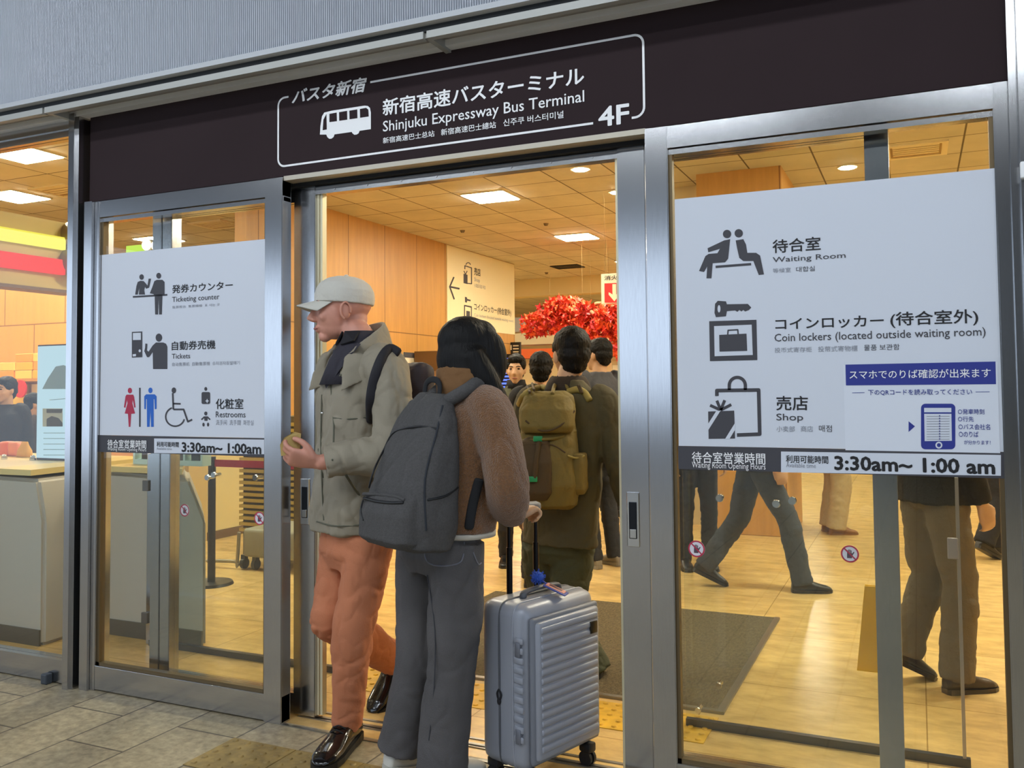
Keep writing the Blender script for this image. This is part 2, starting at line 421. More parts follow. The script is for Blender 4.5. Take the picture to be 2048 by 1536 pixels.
# window 2 and window 3: the fixed sidelights carrying the wayfinding signs
def sidelight(name, x0, x1, sl, sr, label):
    w = S(thing(name, label, 'window', ((x0+x1)/2, 0, 0)))
    obj('bottom_rail', bx(x0, x1, YF, .045, .006, .118, .002), STEELH, w)
    bm = BM(); box(bm, x0, x1, YF, .045, 2.272, 2.338); box(bm, x0, x1, YF+.004, .045, 2.338, 2.352); box(bm, x0, x1, YF+.01, .045, 2.25, 2.268); obj('top_rail', bm, STEELH, w)
    for (a, b) in ((x0, x0+sl), (x1-sr, x1)):
        bm = BM(); box(bm, a, b, YF-.002, .05, .0, 2.352); bmesh.ops.bevel(bm, geom=bm.edges[:], offset=.003, segments=2, affect='EDGES'); obj('stile', bm, STEEL, w)
    bm = BM(); box(bm, x0+sl, x0+sl+.012, .0, .03, .118, 2.25); box(bm, x1-sr-.012, x1-sr, .0, .03, .118, 2.25); box(bm, x0+sl, x1-sr, .0, .03, .118, .132); obj('gasket', bm, mat('bronze_gasket', '6b5a3e', .4, .5), w)
    obj('glass_pane', bx(x0+sl+.01, x1-sr-.01, .008, .018, .125, 2.26), GLASS, w)
    return w
sidelight('window_2', -3.642, -2.500, .034, .096, 'fixed glass sidelight left of the doorway')
sidelight('window_3', -.873, .276, .083, .042, 'fixed glass sidelight right of the doorway')

# door 1 and door 2: sliding leaves drawn back behind the sidelights
def leaf(name, xa, xb, lead, label):
    d = S(thing(name, label, 'door', ((xa+xb)/2, .12, 0)))
    def stile(a, b, nm='stile'):
        bm = BM(); box(bm, a, b, .085, .15, .012, 2.325); bmesh.ops.bevel(bm, geom=bm.edges[:], offset=.003, segments=2, affect='EDGES'); return obj(nm, bm, STEEL, d)
    if lead == 'right':
        stile(xa, xa+.06); stile(xa+.064, xa+.125); stile(xb-.115, xb, 'leading_stile'); a, b, hx = xa+.125, xb-.115, xb-.05
        bm = BM(); box(bm, xb, xb+.012, .10, .13, .02, 2.32); box(bm, xb+.014, xb+.026, .105, .135, .02, 2.32); obj('edge_seal', bm, mat('pale_seal', 'd8cfae', .4, .3), d)
    else:
        stile(xb-.075, xb); stile(xa, xa+.108, 'leading_stile'); a, b, hx = xa+.108, xb-.075, xa+.045
        bm = BM(); box(bm, xa-.012, xa, .10, .13, .02, 2.32); obj('edge_seal', bm, mat('pale_seal', 'd8cfae', .4, .3), d)
    obj('top_rail', bx(a, b, .09, .145, 2.26, 2.325), STEELH, d)
    obj('bottom_rail', bx(a, b, .09, .145, .012, .10), STEELH, d)
    obj('glass_pane', bx(a, b, .113, .123, .10, 2.26), GLASS, d)
    h = obj('handle', bx(hx-.024, hx+.024, .079, .09, .835, 1.035, .003), CHROME, d)
    obj('recess', bx(hx-.015, hx+.015, .0765, .082, .865, 1.0, .002), mat('handle_recess', '2a2c30', .3, .8), h)
    obj('pull_plate', bx(hx-.012, hx+.012, .0755, .078, .868, .9, .001), CHROME, h)
    return d
leaf('door_1', -3.365, -2.400, 'right', 'left sliding glass leaf pushed back behind the sidelight')
leaf('door_2', -1.010, -.068, 'left', 'right sliding glass leaf pushed back behind the sidelight')

# lintel and track over the opening
bm = BM(); box(bm, -2.5, -.873, -.004, .2, 2.337, 2.357); S(obj('trim_12', bm, mat('lintel_strip', 'b4ac9c', .45, .4)))
bm = BM(); box(bm, -3.64, .276, .06, .2, 2.322, 2.42); S(obj('trim_13', bm, DARK))
bm = BM(); box(bm, -2.40, -1.01, .09, .14, 2.285, 2.318)
for i in range(8): cyl(bm, (-2.3+i*.17, .0895, 2.30), (-2.3+i*.17, .088, 2.30), .005, n=8)
S(obj('trim_14', bm, STEELH))
# threshold tracks
M_THR = mat('threshold_steel', '8e8a80', .35, .8, bump=.1, bscale=20)
for k, (y0, y1) in enumerate(((-.015, .0), (.095, .135), (.17, .185))):
    S(obj('trim_%d' % (15+k), bx(-2.5, -.873, y0, y1, .0, .004), M_THR))
S(obj('trim_18', bx(-2.5, -.873, .105, .117, .004, .0045), DARK))

# header sign
hs = thing('header_sign', 'long dark brown header sign with white bus emblem and terminal name', 'sign', (-1.7, 0, 2.56))
obj('panel', bx(-3.694, .276, .0, .06, 2.357, 2.783), HDR, hs)
c2 = lambda x, y: (540+x/2.66, 60+y/2.66)
fr = BM()
def strip(bm, pts, w, y=-.002):
    for a, b in zip(pts, pts[1:]):
        a, b = Vector(a), Vector(b); d = (b-a).normalized(); nn = Vector((-d.y, d.x))*w/2
        q = [a+nn, b+nn, b-nn, a-nn]; vs = [bm.verts.new((p.x, y, p.y)) for p in q]
        bm.faces.new(vs)
    for p in pts[1:-1]:
        vs = [bm.verts.new((p[0]+w/2*math.cos(t*math.pi/8), y-.00005, p[1]+w/2*math.sin(t*math.pi/8))) for t in range(16)]; bm.faces.new(vs)
def arcpts(cx, cz, r, a0, a1): return [(cx+r*math.cos(math.radians(a0+(a1-a0)*i/8)), cz+r*math.sin(math.radians(a0+(a1-a0)*i/8))) for i in range(9)]
FX0, FX1, FZ0, FZ1, rr = -2.532, -.876, 2.402, 2.706, .035
xa, xb = FAC.p(577.6, 194, 0).x, FAC.p(741, 167, 0).x; xc, xd = FAC.p(1186.6, 245, 0).x, FAC.p(1263.7, 234, 0).x
pa = [(xa, FZ1)] + arcpts(FX0+rr, FZ1-rr, rr, 90, 180) + arcpts(FX0+rr, FZ0+rr, rr, 180, 270) + [(xc, FZ0)]
pb = [(xd, FZ0)] + arcpts(FX1-rr, FZ0+rr, rr, -90, 0) + arcpts(FX1-rr, FZ1-rr, rr, 0, 90) + [(xb, FZ1)]
strip(fr, pa, .0085); strip(fr, pb, .0085); bmesh.ops.recalc_face_normals(fr, faces=fr.faces[:])
obj('border_line', fr, WHITE, hs)
art('bus_emblem', FAC, [
    ('P', [(267,557),(270,510),(278,460),(290,440),(330,430),(505,403),(522,405),(533,415),(538,440),(538,528),(478,537),(473,550),(462,557),(450,558),(440,550),(436,543),(345,556),(340,570),(328,579),(316,579),(306,570),(301,557)], 0),
    ('P', [(286,478),(302,447),(304,530),(282,534)], 1), ('P', [(318,447),(357,440),(358,486),(318,491)], 1), ('P', [(369,438),(412,431),(413,478),(370,484)], 1),
    ('P', [(424,430),(466,423),(467,470),(425,476)], 1), ('P', [(480,421),(513,415),(525,424),(527,461),(481,468)], 1)], [WHITE, HDR], hs, c2)
text('バスタ新宿', FAC, (120,395), (515,250), WHITE, hs, c2, .028, .22)
text('新宿高速バスターミナル', FAC, (603,458), (1670,193), WHITE, hs, c2, .018)
text('Shinjuku Expressway Bus Terminal', FAC, (603,560), (1672,320), WHITE, hs, c2, .006)
text('新宿高速巴士总站', FAC, (603,606), (876,534), WHITE, hs, c2, .01)
text('新宿高速巴士總站', FAC, (912,563), (1203,486), WHITE, hs, c2, .01)
text('신주쿠 버스터미널', FAC, (1243,514), (1562,430), WHITE, hs, c2, .01)
text('4F', FAC, (1752,515), (1908,392), WHITE, hs, c2, .02)

# ------------------------------------------------------------------ wayfinding signs on the sidelights
c3 = lambda x, y: (x/3.0717, 450+y/3.0717)
ls = thing('wayfinding_sign', 'white wayfinding sign with ticketing counter, tickets and restroom pictograms', 'sign', (-3.1, 0, 1.65), 'white wayfinding signs on the sidelights')
obj('panel', bx(-3.606, -2.597, -.001, .006, 1.214, 2.089), SIGN, ls)
art('pictogram', FAC, [('C', (872,320), 14, 17, 0), ('C', (977,312), 15, 18, 0),
    ('P', [(848,350),(865,343),(885,345),(900,362),(908,372),(915,330),(930,330),(918,385),(900,392),(893,380),(888,400),(893,428),(855,428),(858,380),(848,428),(832,428),(840,375)], 0),
    ('P', [(950,345),(965,337),(1000,337),(1013,350),(1013,428),(1000,432),(996,550),(979,550),(976,440),(973,550),(955,550),(952,435),(945,425),(922,420),(938,380)], 0),
    ('L', [(818,442),(1030,429)], 11, 0)], [CHAR], ls, c3)
art('pictogram', FAC, [('P', [(812,657),(876,654),(876,812),(812,815)], 0), ('P', [(819,664),(868,662),(868,706),(819,707)], 1), ('P', [(818,794),(838,792),(838,806),(818,808)], 1), ('C', (861,773), 7, 9, 1),
    ('C', (978,692), 20, 25, 0), ('P', [(940,740),(960,722),(1005,722),(1022,730),(1030,750),(1030,885),(942,885),(940,782),(918,812),(905,812),(888,775),(893,755),(895,728),(907,730),(905,770),(915,778)], 0)], [CHAR, SIGN], ls, c3)
art('pictogram', FAC, [('C', (800,1017), 13, 17, 0), ('P', [(780,1042),(820,1042),(826,1055),(835,1120),(827,1123),(818,1075),(815,1095),(832,1158),(808,1160),(803,1240),(793,1240),(788,1160),(768,1158),(785,1095),(782,1075),(772,1123),(763,1120),(773,1052)], 0)], [CRIM], ls, c3)
art('pictogram', FAC, [('L', [(861,1000),(861,1240)], 10, 0)], [CHAR], ls, c3)
art('pictogram', FAC, [('C', (926,1016), 13, 17, 0), ('P', [(900,1040),(952,1040),(964,1052),(964,1130),(953,1132),(950,1070),(946,1070),(946,1240),(930,1240),(926,1140),(921,1240),(905,1240),(904,1070),(900,1070),(898,1132),(888,1130),(888,1052)], 0)], [BLUE], ls, c3)
art('pictogram', FAC, [('C', (1070,1016), 14, 18, 0), ('L', [(1063,1032),(1067,1133)], 11, 0), ('L', [(1066,1097),(1112,1099)], 11, 0), ('L', [(1067,1133),(1130,1133),(1156,1208),(1183,1195)], 11, 0), ('A', (1078,1178), 58, 15, 250, 10, 0)], [CHAR], ls, c3)
art('pictogram', FAC, [('C', (1266,1007), 9, 12, 0), ('R', (1240,1026,1293,1100,10), 0), ('P', [(1275,1066),(1279,1077),(1287,1081),(1279,1085),(1275,1096),(1271,1085),(1263,1081),(1271,1077)], 1),
    ('C', (1266,1158), 10, 12, 0), ('L', [(1239,1196),(1256,1180),(1277,1180),(1293,1196)], 9, 0), ('P', [(1255,1178),(1279,1178),(1276,1203),(1258,1203)], 0), ('C', (1252,1226), 7, 12, 0), ('C', (1280,1226), 7, 12, 0)], [CHAR, SIGN], ls, c3)
text('発券カウンター', FAC, (1060,420), (1432,342), INK, ls, c3, .012)
text('Ticketing counter', FAC, (1060,484), (1350,423), CHAR, ls, c3, .004)
text('售票柜台  售票櫃檯  표 사는 곳', FAC, (1060,514), (1352,480), GREYINK, ls, c3)
text('自動券売機', FAC, (1058,770), (1325,706), INK, ls, c3, .012)
text('Tickets', FAC, (1058,822), (1170,788), CHAR, ls, c3, .004)
text('自动售票机  自動售票機  승차권자동발매기', FAC, (1060,868), (1475,834), GREYINK, ls, c3)
text('化粧室', FAC, (1328,1130), (1497,1066), INK, ls, c3, .012)
text('Restrooms', FAC, (1328,1181), (1510,1146), CHAR, ls, c3, .004)
text('洗手间  洗手間  화장실', FAC, (1328,1228), (1560,1198), GREYINK, ls, c3)

def hours(x0, x1, label, cvt, boxes, wb):
    h = thing('opening_hours_strip', label, 'sign', ((x0+x1)/2, 0, 1.17), 'opening hours strips under the wayfinding signs')
    obj('panel', bx(x0, x1, -.002, .007, 1.133, 1.213), CHAR, h)
    art('white_field', FAC, [('P', wb, 0)], [SIGN], h, cvt, .0032)
    for b in boxes: text(b[0], FAC, b[1], b[2], b[3], h, cvt, b[4], lift=.0045)
hours(-3.640, -2.597, 'charcoal opening hours strip below the restroom pictograms', c3, [
    ('待合室営業時間', (665,1368), (903,1322), WHITE, .01), ('Waiting Room Opening Hours', (665,1390), (903,1371), WHITE, 0),
    ('利用可能時間', (967,1361), (1102,1333), INK, .015), ('Available time', (967,1380), (1060,1367), GREYINK, 0), ('3:30am~ 1:00am', (1122,1392), (1607,1346), INK, .03)],
    [(950,1311), (1626,1318), (1626,1408), (950,1401)])

c7 = lambda x, y: (1330+x/2.7423, 400+y/2.7423)
rs = thing('wayfinding_sign', 'white wayfinding sign with waiting room, coin locker and shop pictograms', 'sign', (-.26, 0, 1.65), 'white wayfinding signs on the sidelights')
obj('panel', bx(-.770, .236, -.001, .006, 1.214, 2.088), SIGN, rs)
art('pictogram', FAC, [('C', (341,187), 23, 0), ('C', (405,183), 23, 0),
    ('P', [(234,265),(325,222),(358,215),(347,322),(330,342),(262,347),(255,430),(228,430),(232,365),(215,395),(187,390),(222,308),(240,296),(288,292),(302,268),(238,287)], 0),
    ('P', [(388,222),(430,215),(445,245),(452,290),(500,290),(522,305),(543,408),(515,412),(485,335),(430,335),(408,318),(395,260)], 0), ('L', [(278,367),(473,352)], 13, 0)], [CHAR], rs, c7)
art('pictogram', FAC, [('P', [(275,570),(290,553),(335,556),(340,572),(455,570),(474,590),(462,603),(440,612),(430,603),(420,612),(408,603),(398,614),(385,606),(340,610),(335,638),(280,643),(272,620)], 0), ('C', (297,597), 8, 20, 1),
    ('P', [(243,665),(502,657),(507,878),(247,884)], 0), ('P', [(270,692),(476,684),(482,850),(273,857)], 1), ('P', [(298,740),(448,733),(452,828),(300,832)], 2), ('L', [(345,738),(347,715),(400,712),(402,735)], 8, 2)], [CHAR, SIGN, CHAR], rs, c7)
art('pictogram', FAC, [('L', [(285,1075),(285,1045),(514,1042),(520,1284),(395,1289)], 20, 0), ('A', (397,1017), 44, 180, 360, 18, 0), ('L', [(353,1016),(353,1042)], 18, 0), ('L', [(441,1016),(441,1042)], 18, 0),
    ('P', [(237,1160),(380,1155),(385,1308),(240,1310)], 0), ('P', [(237,1228),(282,1157),(305,1156),(238,1262)], 1), ('P', [(330,1311),(385,1222),(386,1258),(354,1311)], 1),
    ('L', [(306,1152),(248,1126)], 16, 0), ('L', [(306,1152),(285,1100)], 16, 0), ('L', [(306,1152),(328,1098)], 16, 0), ('L', [(306,1152),(364,1122)], 16, 0)], [CHAR, SIGN], rs, c7)
text('待合室', FAC, (592,292), (852,200), INK, rs, c7, .012)
text('Waiting Room', FAC, (592,352), (990,288), CHAR, rs, c7, .004)
text('等候室', FAC, (592,402), (690,370), GREYINK, rs, c7); text('대합실', FAC, (720,396), (822,361), CHAR, rs, c7)
text('コインロッカー', FAC, (607,713), (1198,630), INK, rs, c7, .012)
text('(待合室外)', FAC, (1238,702), (1715,597), INK, rs, c7, .012)
text('Coin lockers (located outside waiting room)', FAC, (602,790), (1757,697), CHAR, rs, c7, .004)
text('投币式寄存柜', FAC, (602,838), (805,805), GREYINK, rs, c7); text('投幣式寄物櫃', FAC, (840,834), (1056,797), GREYINK, rs, c7); text('물품 보관함', FAC, (1092,826), (1286,789), CHAR, rs, c7)
text('売店', FAC, (612,1153), (783,1075), INK, rs, c7, .012)
text('Shop', FAC, (612,1220), (757,1172), CHAR, rs, c7, .004)
text('小卖部', FAC, (612,1271), (712,1240), GREYINK, rs, c7); text('商店', FAC, (745,1271), (812,1239), GREYINK, rs, c7); text('매점', FAC, (845,1271), (915,1235), CHAR, rs, c7)
# the bus stop look-up notice stuck on the right sign (its code square is left out)
nt_ = thing('phone_notice', 'notice with blue heading and phone drawing on the lower right of the sign', 'notice', (.1, 0, 1.38))
bm = BM(); a, b = FAC.p(*c7(990, 1372), 0), FAC.p(*c7(1822, 884), 0)
obj('sheet', bx(a.x, b.x, -.0032, -.0012, a.z, b.z-.003), mat('notice_white', 'd9dee8', .6), nt_)
c7b = c7
art('heading_band', FAC, [('P', [(990,903),(1812,886),(1815,1010),(993,1017)], 0)], [NAVY], nt_, c7b, .004)
text('スマホでのりば確認が出来ます', FAC, (1013,982), (1785,923), WHITE, nt_, c7b, .004, lift=.005)
text('下のQRコードを読み取ってください', FAC, (1115,1072), (1683,1035), NAVY, nt_, c7b, .004, lift=.005)
art('phone_drawing', FAC, [('L', [(1027,1058),(1095,1056)], 3, 0), ('L', [(1703,1053),(1780,1052)], 3, 0), ('P', [(1336,1213),(1371,1241),(1336,1272)], 0), ('R', (1404,1117,1592,1367,24), 0), ('P', [(1421,1140),(1570,1140),(1573,1320),(1424,1322)], 1),
    ('L', [(1420,1168),(1571,1168)], 8, 2)] + [('L', [(1435,1186+14*i),(1560,1185+14*i)], 2.5, 3) for i in range(10)] + [('L', [(1506,1180+14*i),(1506,1189+14*i)], 7, 2) for i in range(10)] + [('A', (1502,1344), 15, 0, 360, 8, 1)], [NAVY, SIGN, NAVY, GREYINK], nt_, c7b, .004)
for s_, lb, rt in (('○発車時刻', (1607,1175), (1750,1146)), ('○行先', (1607,1215), (1692,1187)), ('○バス会社名', (1610,1258), (1782,1229)), ('○のりば', (1612,1299), (1718,1269)), ('が分かります！', (1640,1340), (1784,1318))):
    text(s_, FAC, lb, rt, NAVY, nt_, c7b, .004, lift=.005)
hours(-.772, .242, 'charcoal opening hours strip below the shop pictogram', c7, [
    ('待合室営業時間', (150,1441), (550,1388), WHITE, .008), ('Waiting Room Opening Hours', (150,1477), (552,1445), WHITE, 0),
    ('利用可能時間', (665,1440), (895,1404), INK, .012), ('Available time', (665,1465), (828,1445), GREYINK, 0), ('3:30am~ 1:00 am', (933,1478), (1805,1424), INK, .03)],
    [(637,1379), (1842,1398), (1842,1512), (637,1493)])

# round no-touch stickers
def sticker(x, y, z, label):
    s = thing('no_touch_sticker', label, 'sticker', (x, y, z), 'round no touch stickers on the glass'); r = .029
    def disc(rad, yy, m, nm, inner=0):
        bm = BM()
        if not inner: bm.faces.new([bm.verts.new((x+rad*math.cos(t*math.pi/16), yy, z+rad*math.sin(t*math.pi/16))) for t in range(32)])
        else:
            A = [bm.verts.new((x+rad*math.cos(t*math.pi/16), yy, z+rad*math.sin(t*math.pi/16))) for t in range(32)]; B = [bm.verts.new((x+inner*math.cos(t*math.pi/16), yy, z+inner*math.sin(t*math.pi/16))) for t in range(32)]
            for i in range(32): bm.faces.new((A[i], A[(i+1) % 32], B[(i+1) % 32], B[i]))
        return bm
    cyb = BM(); cyl(cyb, (x, y, z), (x, y-.0012, z), r, n=32); obj('disc', cyb, mat('sticker_white', 'd9d5dc', .5), s)
    rb = disc(r, y-.0016, None, '', r*.82)
    a = math.radians(45)
    d = Vector((math.cos(a), 0, -math.sin(a))); e = Vector((math.sin(a), 0, math.cos(a)))
    c = Vector((x, y-.002, z)); rb.faces.new([rb.verts.new(c+d*r*.85*i+e*r*.08*j) for i, j in ((-1, -1), (1, -1), (1, 1), (-1, 1))])
    obj('red_ring', rb, CRIM, s)
    hb = BM()
    def pl(pts): polyface(hb, [Vector((x+p*r, y-.0014, z+q*r)) for p, q in pts])
    pl([(-.32,-.5),(.2,-.5),(.32,-.1),(.5,.2),(.42,.28),(.22,.05),(.2,.1),(-.3,.1),(-.32,-.2)])
    for i in range(4): pl([(-.3+.13*i,.1),(-.2+.13*i,.1),(-.2+.13*i,.42+.08*(i in (1, 2))),(-.3+.13*i,.42+.08*(i in (1, 2)))])
    obj('hand_symbol', hb, mat('sticker_ink', '55434e', .6), s)
sticker(-.715, .0075, .857, 'no touch sticker at the left edge of the right sidelight')
sticker(-.221, .1125, .855, 'no touch sticker by the steel stile behind the right sidelight')
sticker(-3.172, .1125, .859, 'faint no touch sticker on the glass of the left sliding leaf')
sticker(-2.636, .0075, .863, 'no touch sticker at the right edge of the left sidelight')

# ================================================================== the concourse behind the doors
ZC = 3.53
M_CEIL = tilemat('ceiling_planks', 'd3ccb6', 'c6bea4', '665a44', .616, .62, .008, .75, 'XY', origin=(-5.127, .3), noise_amt=.12, nscale=2.5, bump=.1)
M_WOOD = tilemat('orange_wood_panels', 'bd8c48', 'b58440', '7a5424', .80, 2.17, .007, .42, 'YZ', origin=(4.95, 0), noise_amt=.14, nscale=3, stretch=(6, 6, .5), bump=.1)
M_WOODX = tilemat('orange_wood_panels_across', 'dca650', 'd69f4a', '8a5c28', .92, .62, .006, .42, 'XZ', offset=.5, origin=(-7.05, .28), noise_amt=.1, nscale=3, stretch=(6, 6, .5), bump=.1)
M_CREAM = mat('cream_plaster', 'd9c79c', .7)
S(obj('ceiling_inside', bx(-14, 6, .1, 20, ZC, ZC+.1), M_CEIL))
S(obj('wall_left', bx(-6.34, -6.186, 3.97, 10.58, 0, ZC), M_WOOD))
S(obj('wall_left_pillar', bx(-6.42, -6.186, 3.44, 3.97, 0, 2.3), mat('cream_panel', 'dcc384', .6)))
S(obj('baseboard_left', bx(-6.186, -6.17, 3.44, 10.58, 0, .08), mat('brown_base', '6a4e2c', .5)))
S(obj('wall_back', bx(-14, 6, 19.9, 20, 0, ZC), M_CREAM))
S(obj('wall_right', bx(4.2, 4.3, .1, 20, 0, ZC), M_CREAM))
S(obj('wall_far_left', bx(-14.1, -14, .1, 20, 0, ZC), M_CREAM))
S(obj('wall_shop', bx(-12, -6.6, 3.3, 3.4, 0, 2.62), M_WOODX))
# wood-clad column on the right
S(obj('wall_column', bx(-1.95, -1.135, 5.62, 6.7, 0, ZC), tilemat('column_wood', 'cf9a4c', 'c89246', '8a5c28', .9, 2.4, .006, .42, 'XZ', origin=(-2.05, 0), noise_amt=.12, nscale=3, stretch=(6, 6, .5), bump=.1)))
S(obj('wall_column_side', bx(-2.6, -1.95, 6.1, 6.7, 0, ZC), M_CREAM))
# lit bulkhead in the distance
S(obj('ceiling_bulkhead', bx(-7.2, -1.2, 12.6, 12.9, 3.2, ZC), mat('bulkhead_cream', 'd8c490', .7)))

# mat, tactile paving, inner track
S(obj('trim_19', bx(-2.62, -.80, .835, .865, .0, .012), M_THR))
S(obj('trim_20', bx(-.832, -.80, .865, 2.56, .0, .012), M_THR))
o = obj('entrance_mat', bx(-2.72, -.832, .865, 2.555, .0, .010), mat('ribbed_brown_mat', '5f5238', .95, bump=1.0, bscale=160, var=.35, vscale=90, stretch=(1, .35, 1))); T(o, 'dark ribbed entrance mat on the floor inside the doorway', 'mat')
def tactile(x0, x1, y0, y1, m, label, grp):
    t = thing('tactile_paving_tile', label, 'paving tile', ((x0+x1)/2, (y0+y1)/2, 0), grp)
    obj('slab', bx(x0+.002, x1-.002, y0+.002, y1-.002, -.004, .003, .001), m, t)
    bm = BM()
    for i in range(5):
        for j in range(5):
            x, y = x0+(x1-x0)*(i+.5)/5, y0+(y1-y0)*(j+.5)/5
            cyl(bm, (x, y, .003), (x, y, .008), .0135, .009, 14)
    obj('studs', bm, m, t, auto=.6)
M_TY = mat('yellow_tactile', 'd2a31c', .55, var=.22, vscale=14); M_TB = mat('worn_ochre_tactile', '8b7440', .6, var=.3, vscale=20)
nmy = ['at the left end of the row inside the doorway', 'second from the left inside the doorway', 'third from the left inside the doorway', 'third from the right inside the doorway', 'second from the right inside the doorway', 'at the right end of the row inside the doorway']
for i in range(6):
    tactile(-2.58+i*.295, -2.58+(i+1)*.295, .485, .79, M_TY, 'yellow studded tactile tile ' + nmy[i], 'yellow tactile tiles inside the doorway')
for i, w in enumerate(('left of the black lace-up shoe', 'behind the standing black lace-up shoe', 'below the feet of the woman with the grey backpack')):
    tactile(-2.587+i*.317, -2.587+(i+1)*.317, -.485, -.20, M_TB, 'worn ochre tactile tile outside, ' + w, 'ochre tactile tiles outside')

# glass guards just inside, with steel fixings
def guard(name_label, x0, x1, fix, low, post=None, lock=None):
    g = thing('guard_screen', name_label, 'glass screen', ((x0+x1)/2, .66, 0), 'low glass guards behind the sliding leaves')
    obj('glass_pane', bx(x0, x1, .655, .663, .03, 1.066), GLASS2, g)
    obj('bottom_channel', bx(x0, x1+.02, .645, .673, 0, .032), mat('dark_channel', '5a5c60', .3, .8), g)
    obj('edge_strip', bx(x1-.006, x1+.006, .648, .67, .03, 1.07), mat('edge_grey', 'a9a49c', .3, .6), g)
    for (x, z) in fix + low:
        bm = BM(); r = .017 if (x, z) in fix else .013
        cyl(bm, (x, .655, z), (x, .645, z), r, r*.9, 20); cyl(bm, (x, .663, z), (x, .70, z), .010, n=12); obj('fixing', bm, CHROME, g, auto=.6)
    bm = BM(); box(bm, x0, x1, .70, .72, .93, .965)
    obj('support_bar', bm, mat('thin_grey_bar', '9a958a', .35, .7), g) if False else bm.free()
    if post:
        p = obj('post', bx(post-.02, post+.02, .66, .70, 0, 1.07, .004), STEEL, g)
        for z in (.12, .86): obj('bracket', bx(post-.035, post+.01, .64, .66, z, z+.06, .003), mat('bracket_grey', '6f6b66', .4, .6), p)
    if lock: obj('lock_plate', bx(lock-.02, lock+.018, .645, .655, .765, .845, .004), mat('lock_grey', 'a6a4a6', .4, .3), g)
guard('low glass guard behind the right sidelight', -.92, .125, [(-.763, .956), (-.535, .943), (-.472, .958), (-.118, .943)], [(-.782, .183), (-.87, .07)], None, .107)
guard('low glass guard behind the left sidelight', -3.96, -2.62, [(-3.90, .95), (-3.545, .95), (-3.50, .965), (-3.213, .96)], [], -3.98)

# ------------------------------------------------------------------ ceiling fittings
def panel_light(x, y, label, sx=.24, sy=.225):
    t = thing('ceiling_light', label, 'ceiling light', (x, y, ZC), 'square ceiling panel lights')
    bm = BM(); box(bm, x-sx-.02, x+sx+.02, y-sy-.02, y+sy+.02, ZC-.012, ZC); obj('frame', bm, mat('light_frame', 'd8cfb4', .5), t)
    bm = BM(); box(bm, x-sx, x+sx, y-sy, y+sy, ZC-.018, ZC-.012); obj('diffuser', bm, M_PANEL, t)
pl = [(-4.21, 5.6, 'square panel light nearest the door in the concourse ceiling'), (-4.27, 8.47, 'square panel light above the hanging leaves, second from the door'),
      (-7.4, 14.1, 'small far panel light beyond the end of the wood wall'), (-7.13, 2.17, 'bright panel light nearest the left window'), (-8.75, 3.30, 'panel light behind the first one in the left window')]
for p in pl: panel_light(*p)
for (x, y) in ((-4.25, 2.6), (-.3, 2.6), (-1.6, 8.6), (1.6, 5.6), (1.6, 2.6), (-3.2, 11.3), (-9.5, 6), (-8.9, 10), (-2, 14.3), (-4.3, 14.3), (2.2, 9.5), (-10.4, 1.6)):
    panel_light(x, y, 'square panel light in the concourse ceiling out of direct view')
def downlight(x, y, label):
    t = thing('downlight', label, 'ceiling light', (x, y, ZC), 'round downlights')
    bm = BM(); cyl(bm, (x, y, ZC), (x, y, ZC-.012), .10, .095, 28); obj('trim_ring', bm, mat('light_frame', 'd8cfb4', .5), t)
    bm = BM(); cyl(bm, (x, y, ZC-.012), (x, y, ZC-.018), .07, n=24); obj('lens', bm, M_DOWNL, t)
downlight(-2.90, 4.88, 'round downlight nearest the top of the doorway'); downlight(-2.886, 6.0, 'round downlight beside the right stile of the doorway')
downlight(-4.46, 11.05, 'far round downlight above the fire extinguisher sign'); downlight(-.56, 5.955, 'round downlight above the right white sign'); downlight(-.58, 4.89, 'round downlight under the rail of the right sidelight')
def vent(x, y, sx, sy, label, m):
    t = thing('ceiling_vent', label, 'vent', (x, y, ZC), 'ceiling vents')
    bm = BM(); box(bm, x-sx, x+sx, y-sy, y-sy+.05, ZC-.015, ZC); box(bm, x-sx, x+sx, y+sy-.05, y+sy, ZC-.015, ZC); box(bm, x-sx, x-sx+.05, y-sy+.05, y+sy-.05, ZC-.015, ZC); box(bm, x+sx-.05, x+sx, y-sy+.05, y+sy-.05, ZC-.015, ZC)
    obj('frame', bm, m, t)
    bm = BM(); box(bm, x-sx+.05, x+sx-.05, y-sy+.05, y+sy-.05, ZC-.006, ZC-.003); obj('grille', bm, mat('vent_tan', 'a58a58', .7) if m is not DARK else DARK, t)
    bm = BM(); k = int((2*sy-.1)/.07)
    for i in range(k): box(bm, x-sx+.07, x+sx-.07, y-sy+.06+i*.07, y-sy+.10+i*.07, ZC-.013, ZC-.007)
    obj('louvre', bm, m if m is not DARK else mat('vent_black', '1d1710', .6), t)
VW = mat('vent_white', 'e6d8b0', .5)
vent(.04, 5.58, .26, .25, 'pale square vent above the right white sign', VW); vent(-8.05, 3.33, .26, .22, 'pale square vent in the left window', VW)
vent(-8.0, 5.5, .27, .24, 'pale square vent behind the top of the left sidelight', VW); vent(-5.47, 11.24, .25, .2, 'black square vent above the red leaves', DARK)
for (u, v, w) in ((925, 461, 'right of the wood wall'), (1092, 447, 'between the two panel lights'), (1093, 545, 'above the end of the hanging sign')):
    p = onz(u, v, ZC); bm = BM(); cyl(bm, p, p-Vector((0, 0, .03)), .035, .02, 16); o = obj('sprinkler_head', bm, mat('sprinkler_grey', '6f6048', .5)); T(o, 'small grey sprinkler head in the ceiling ' + w, 'sprinkler', 'sprinkler heads')

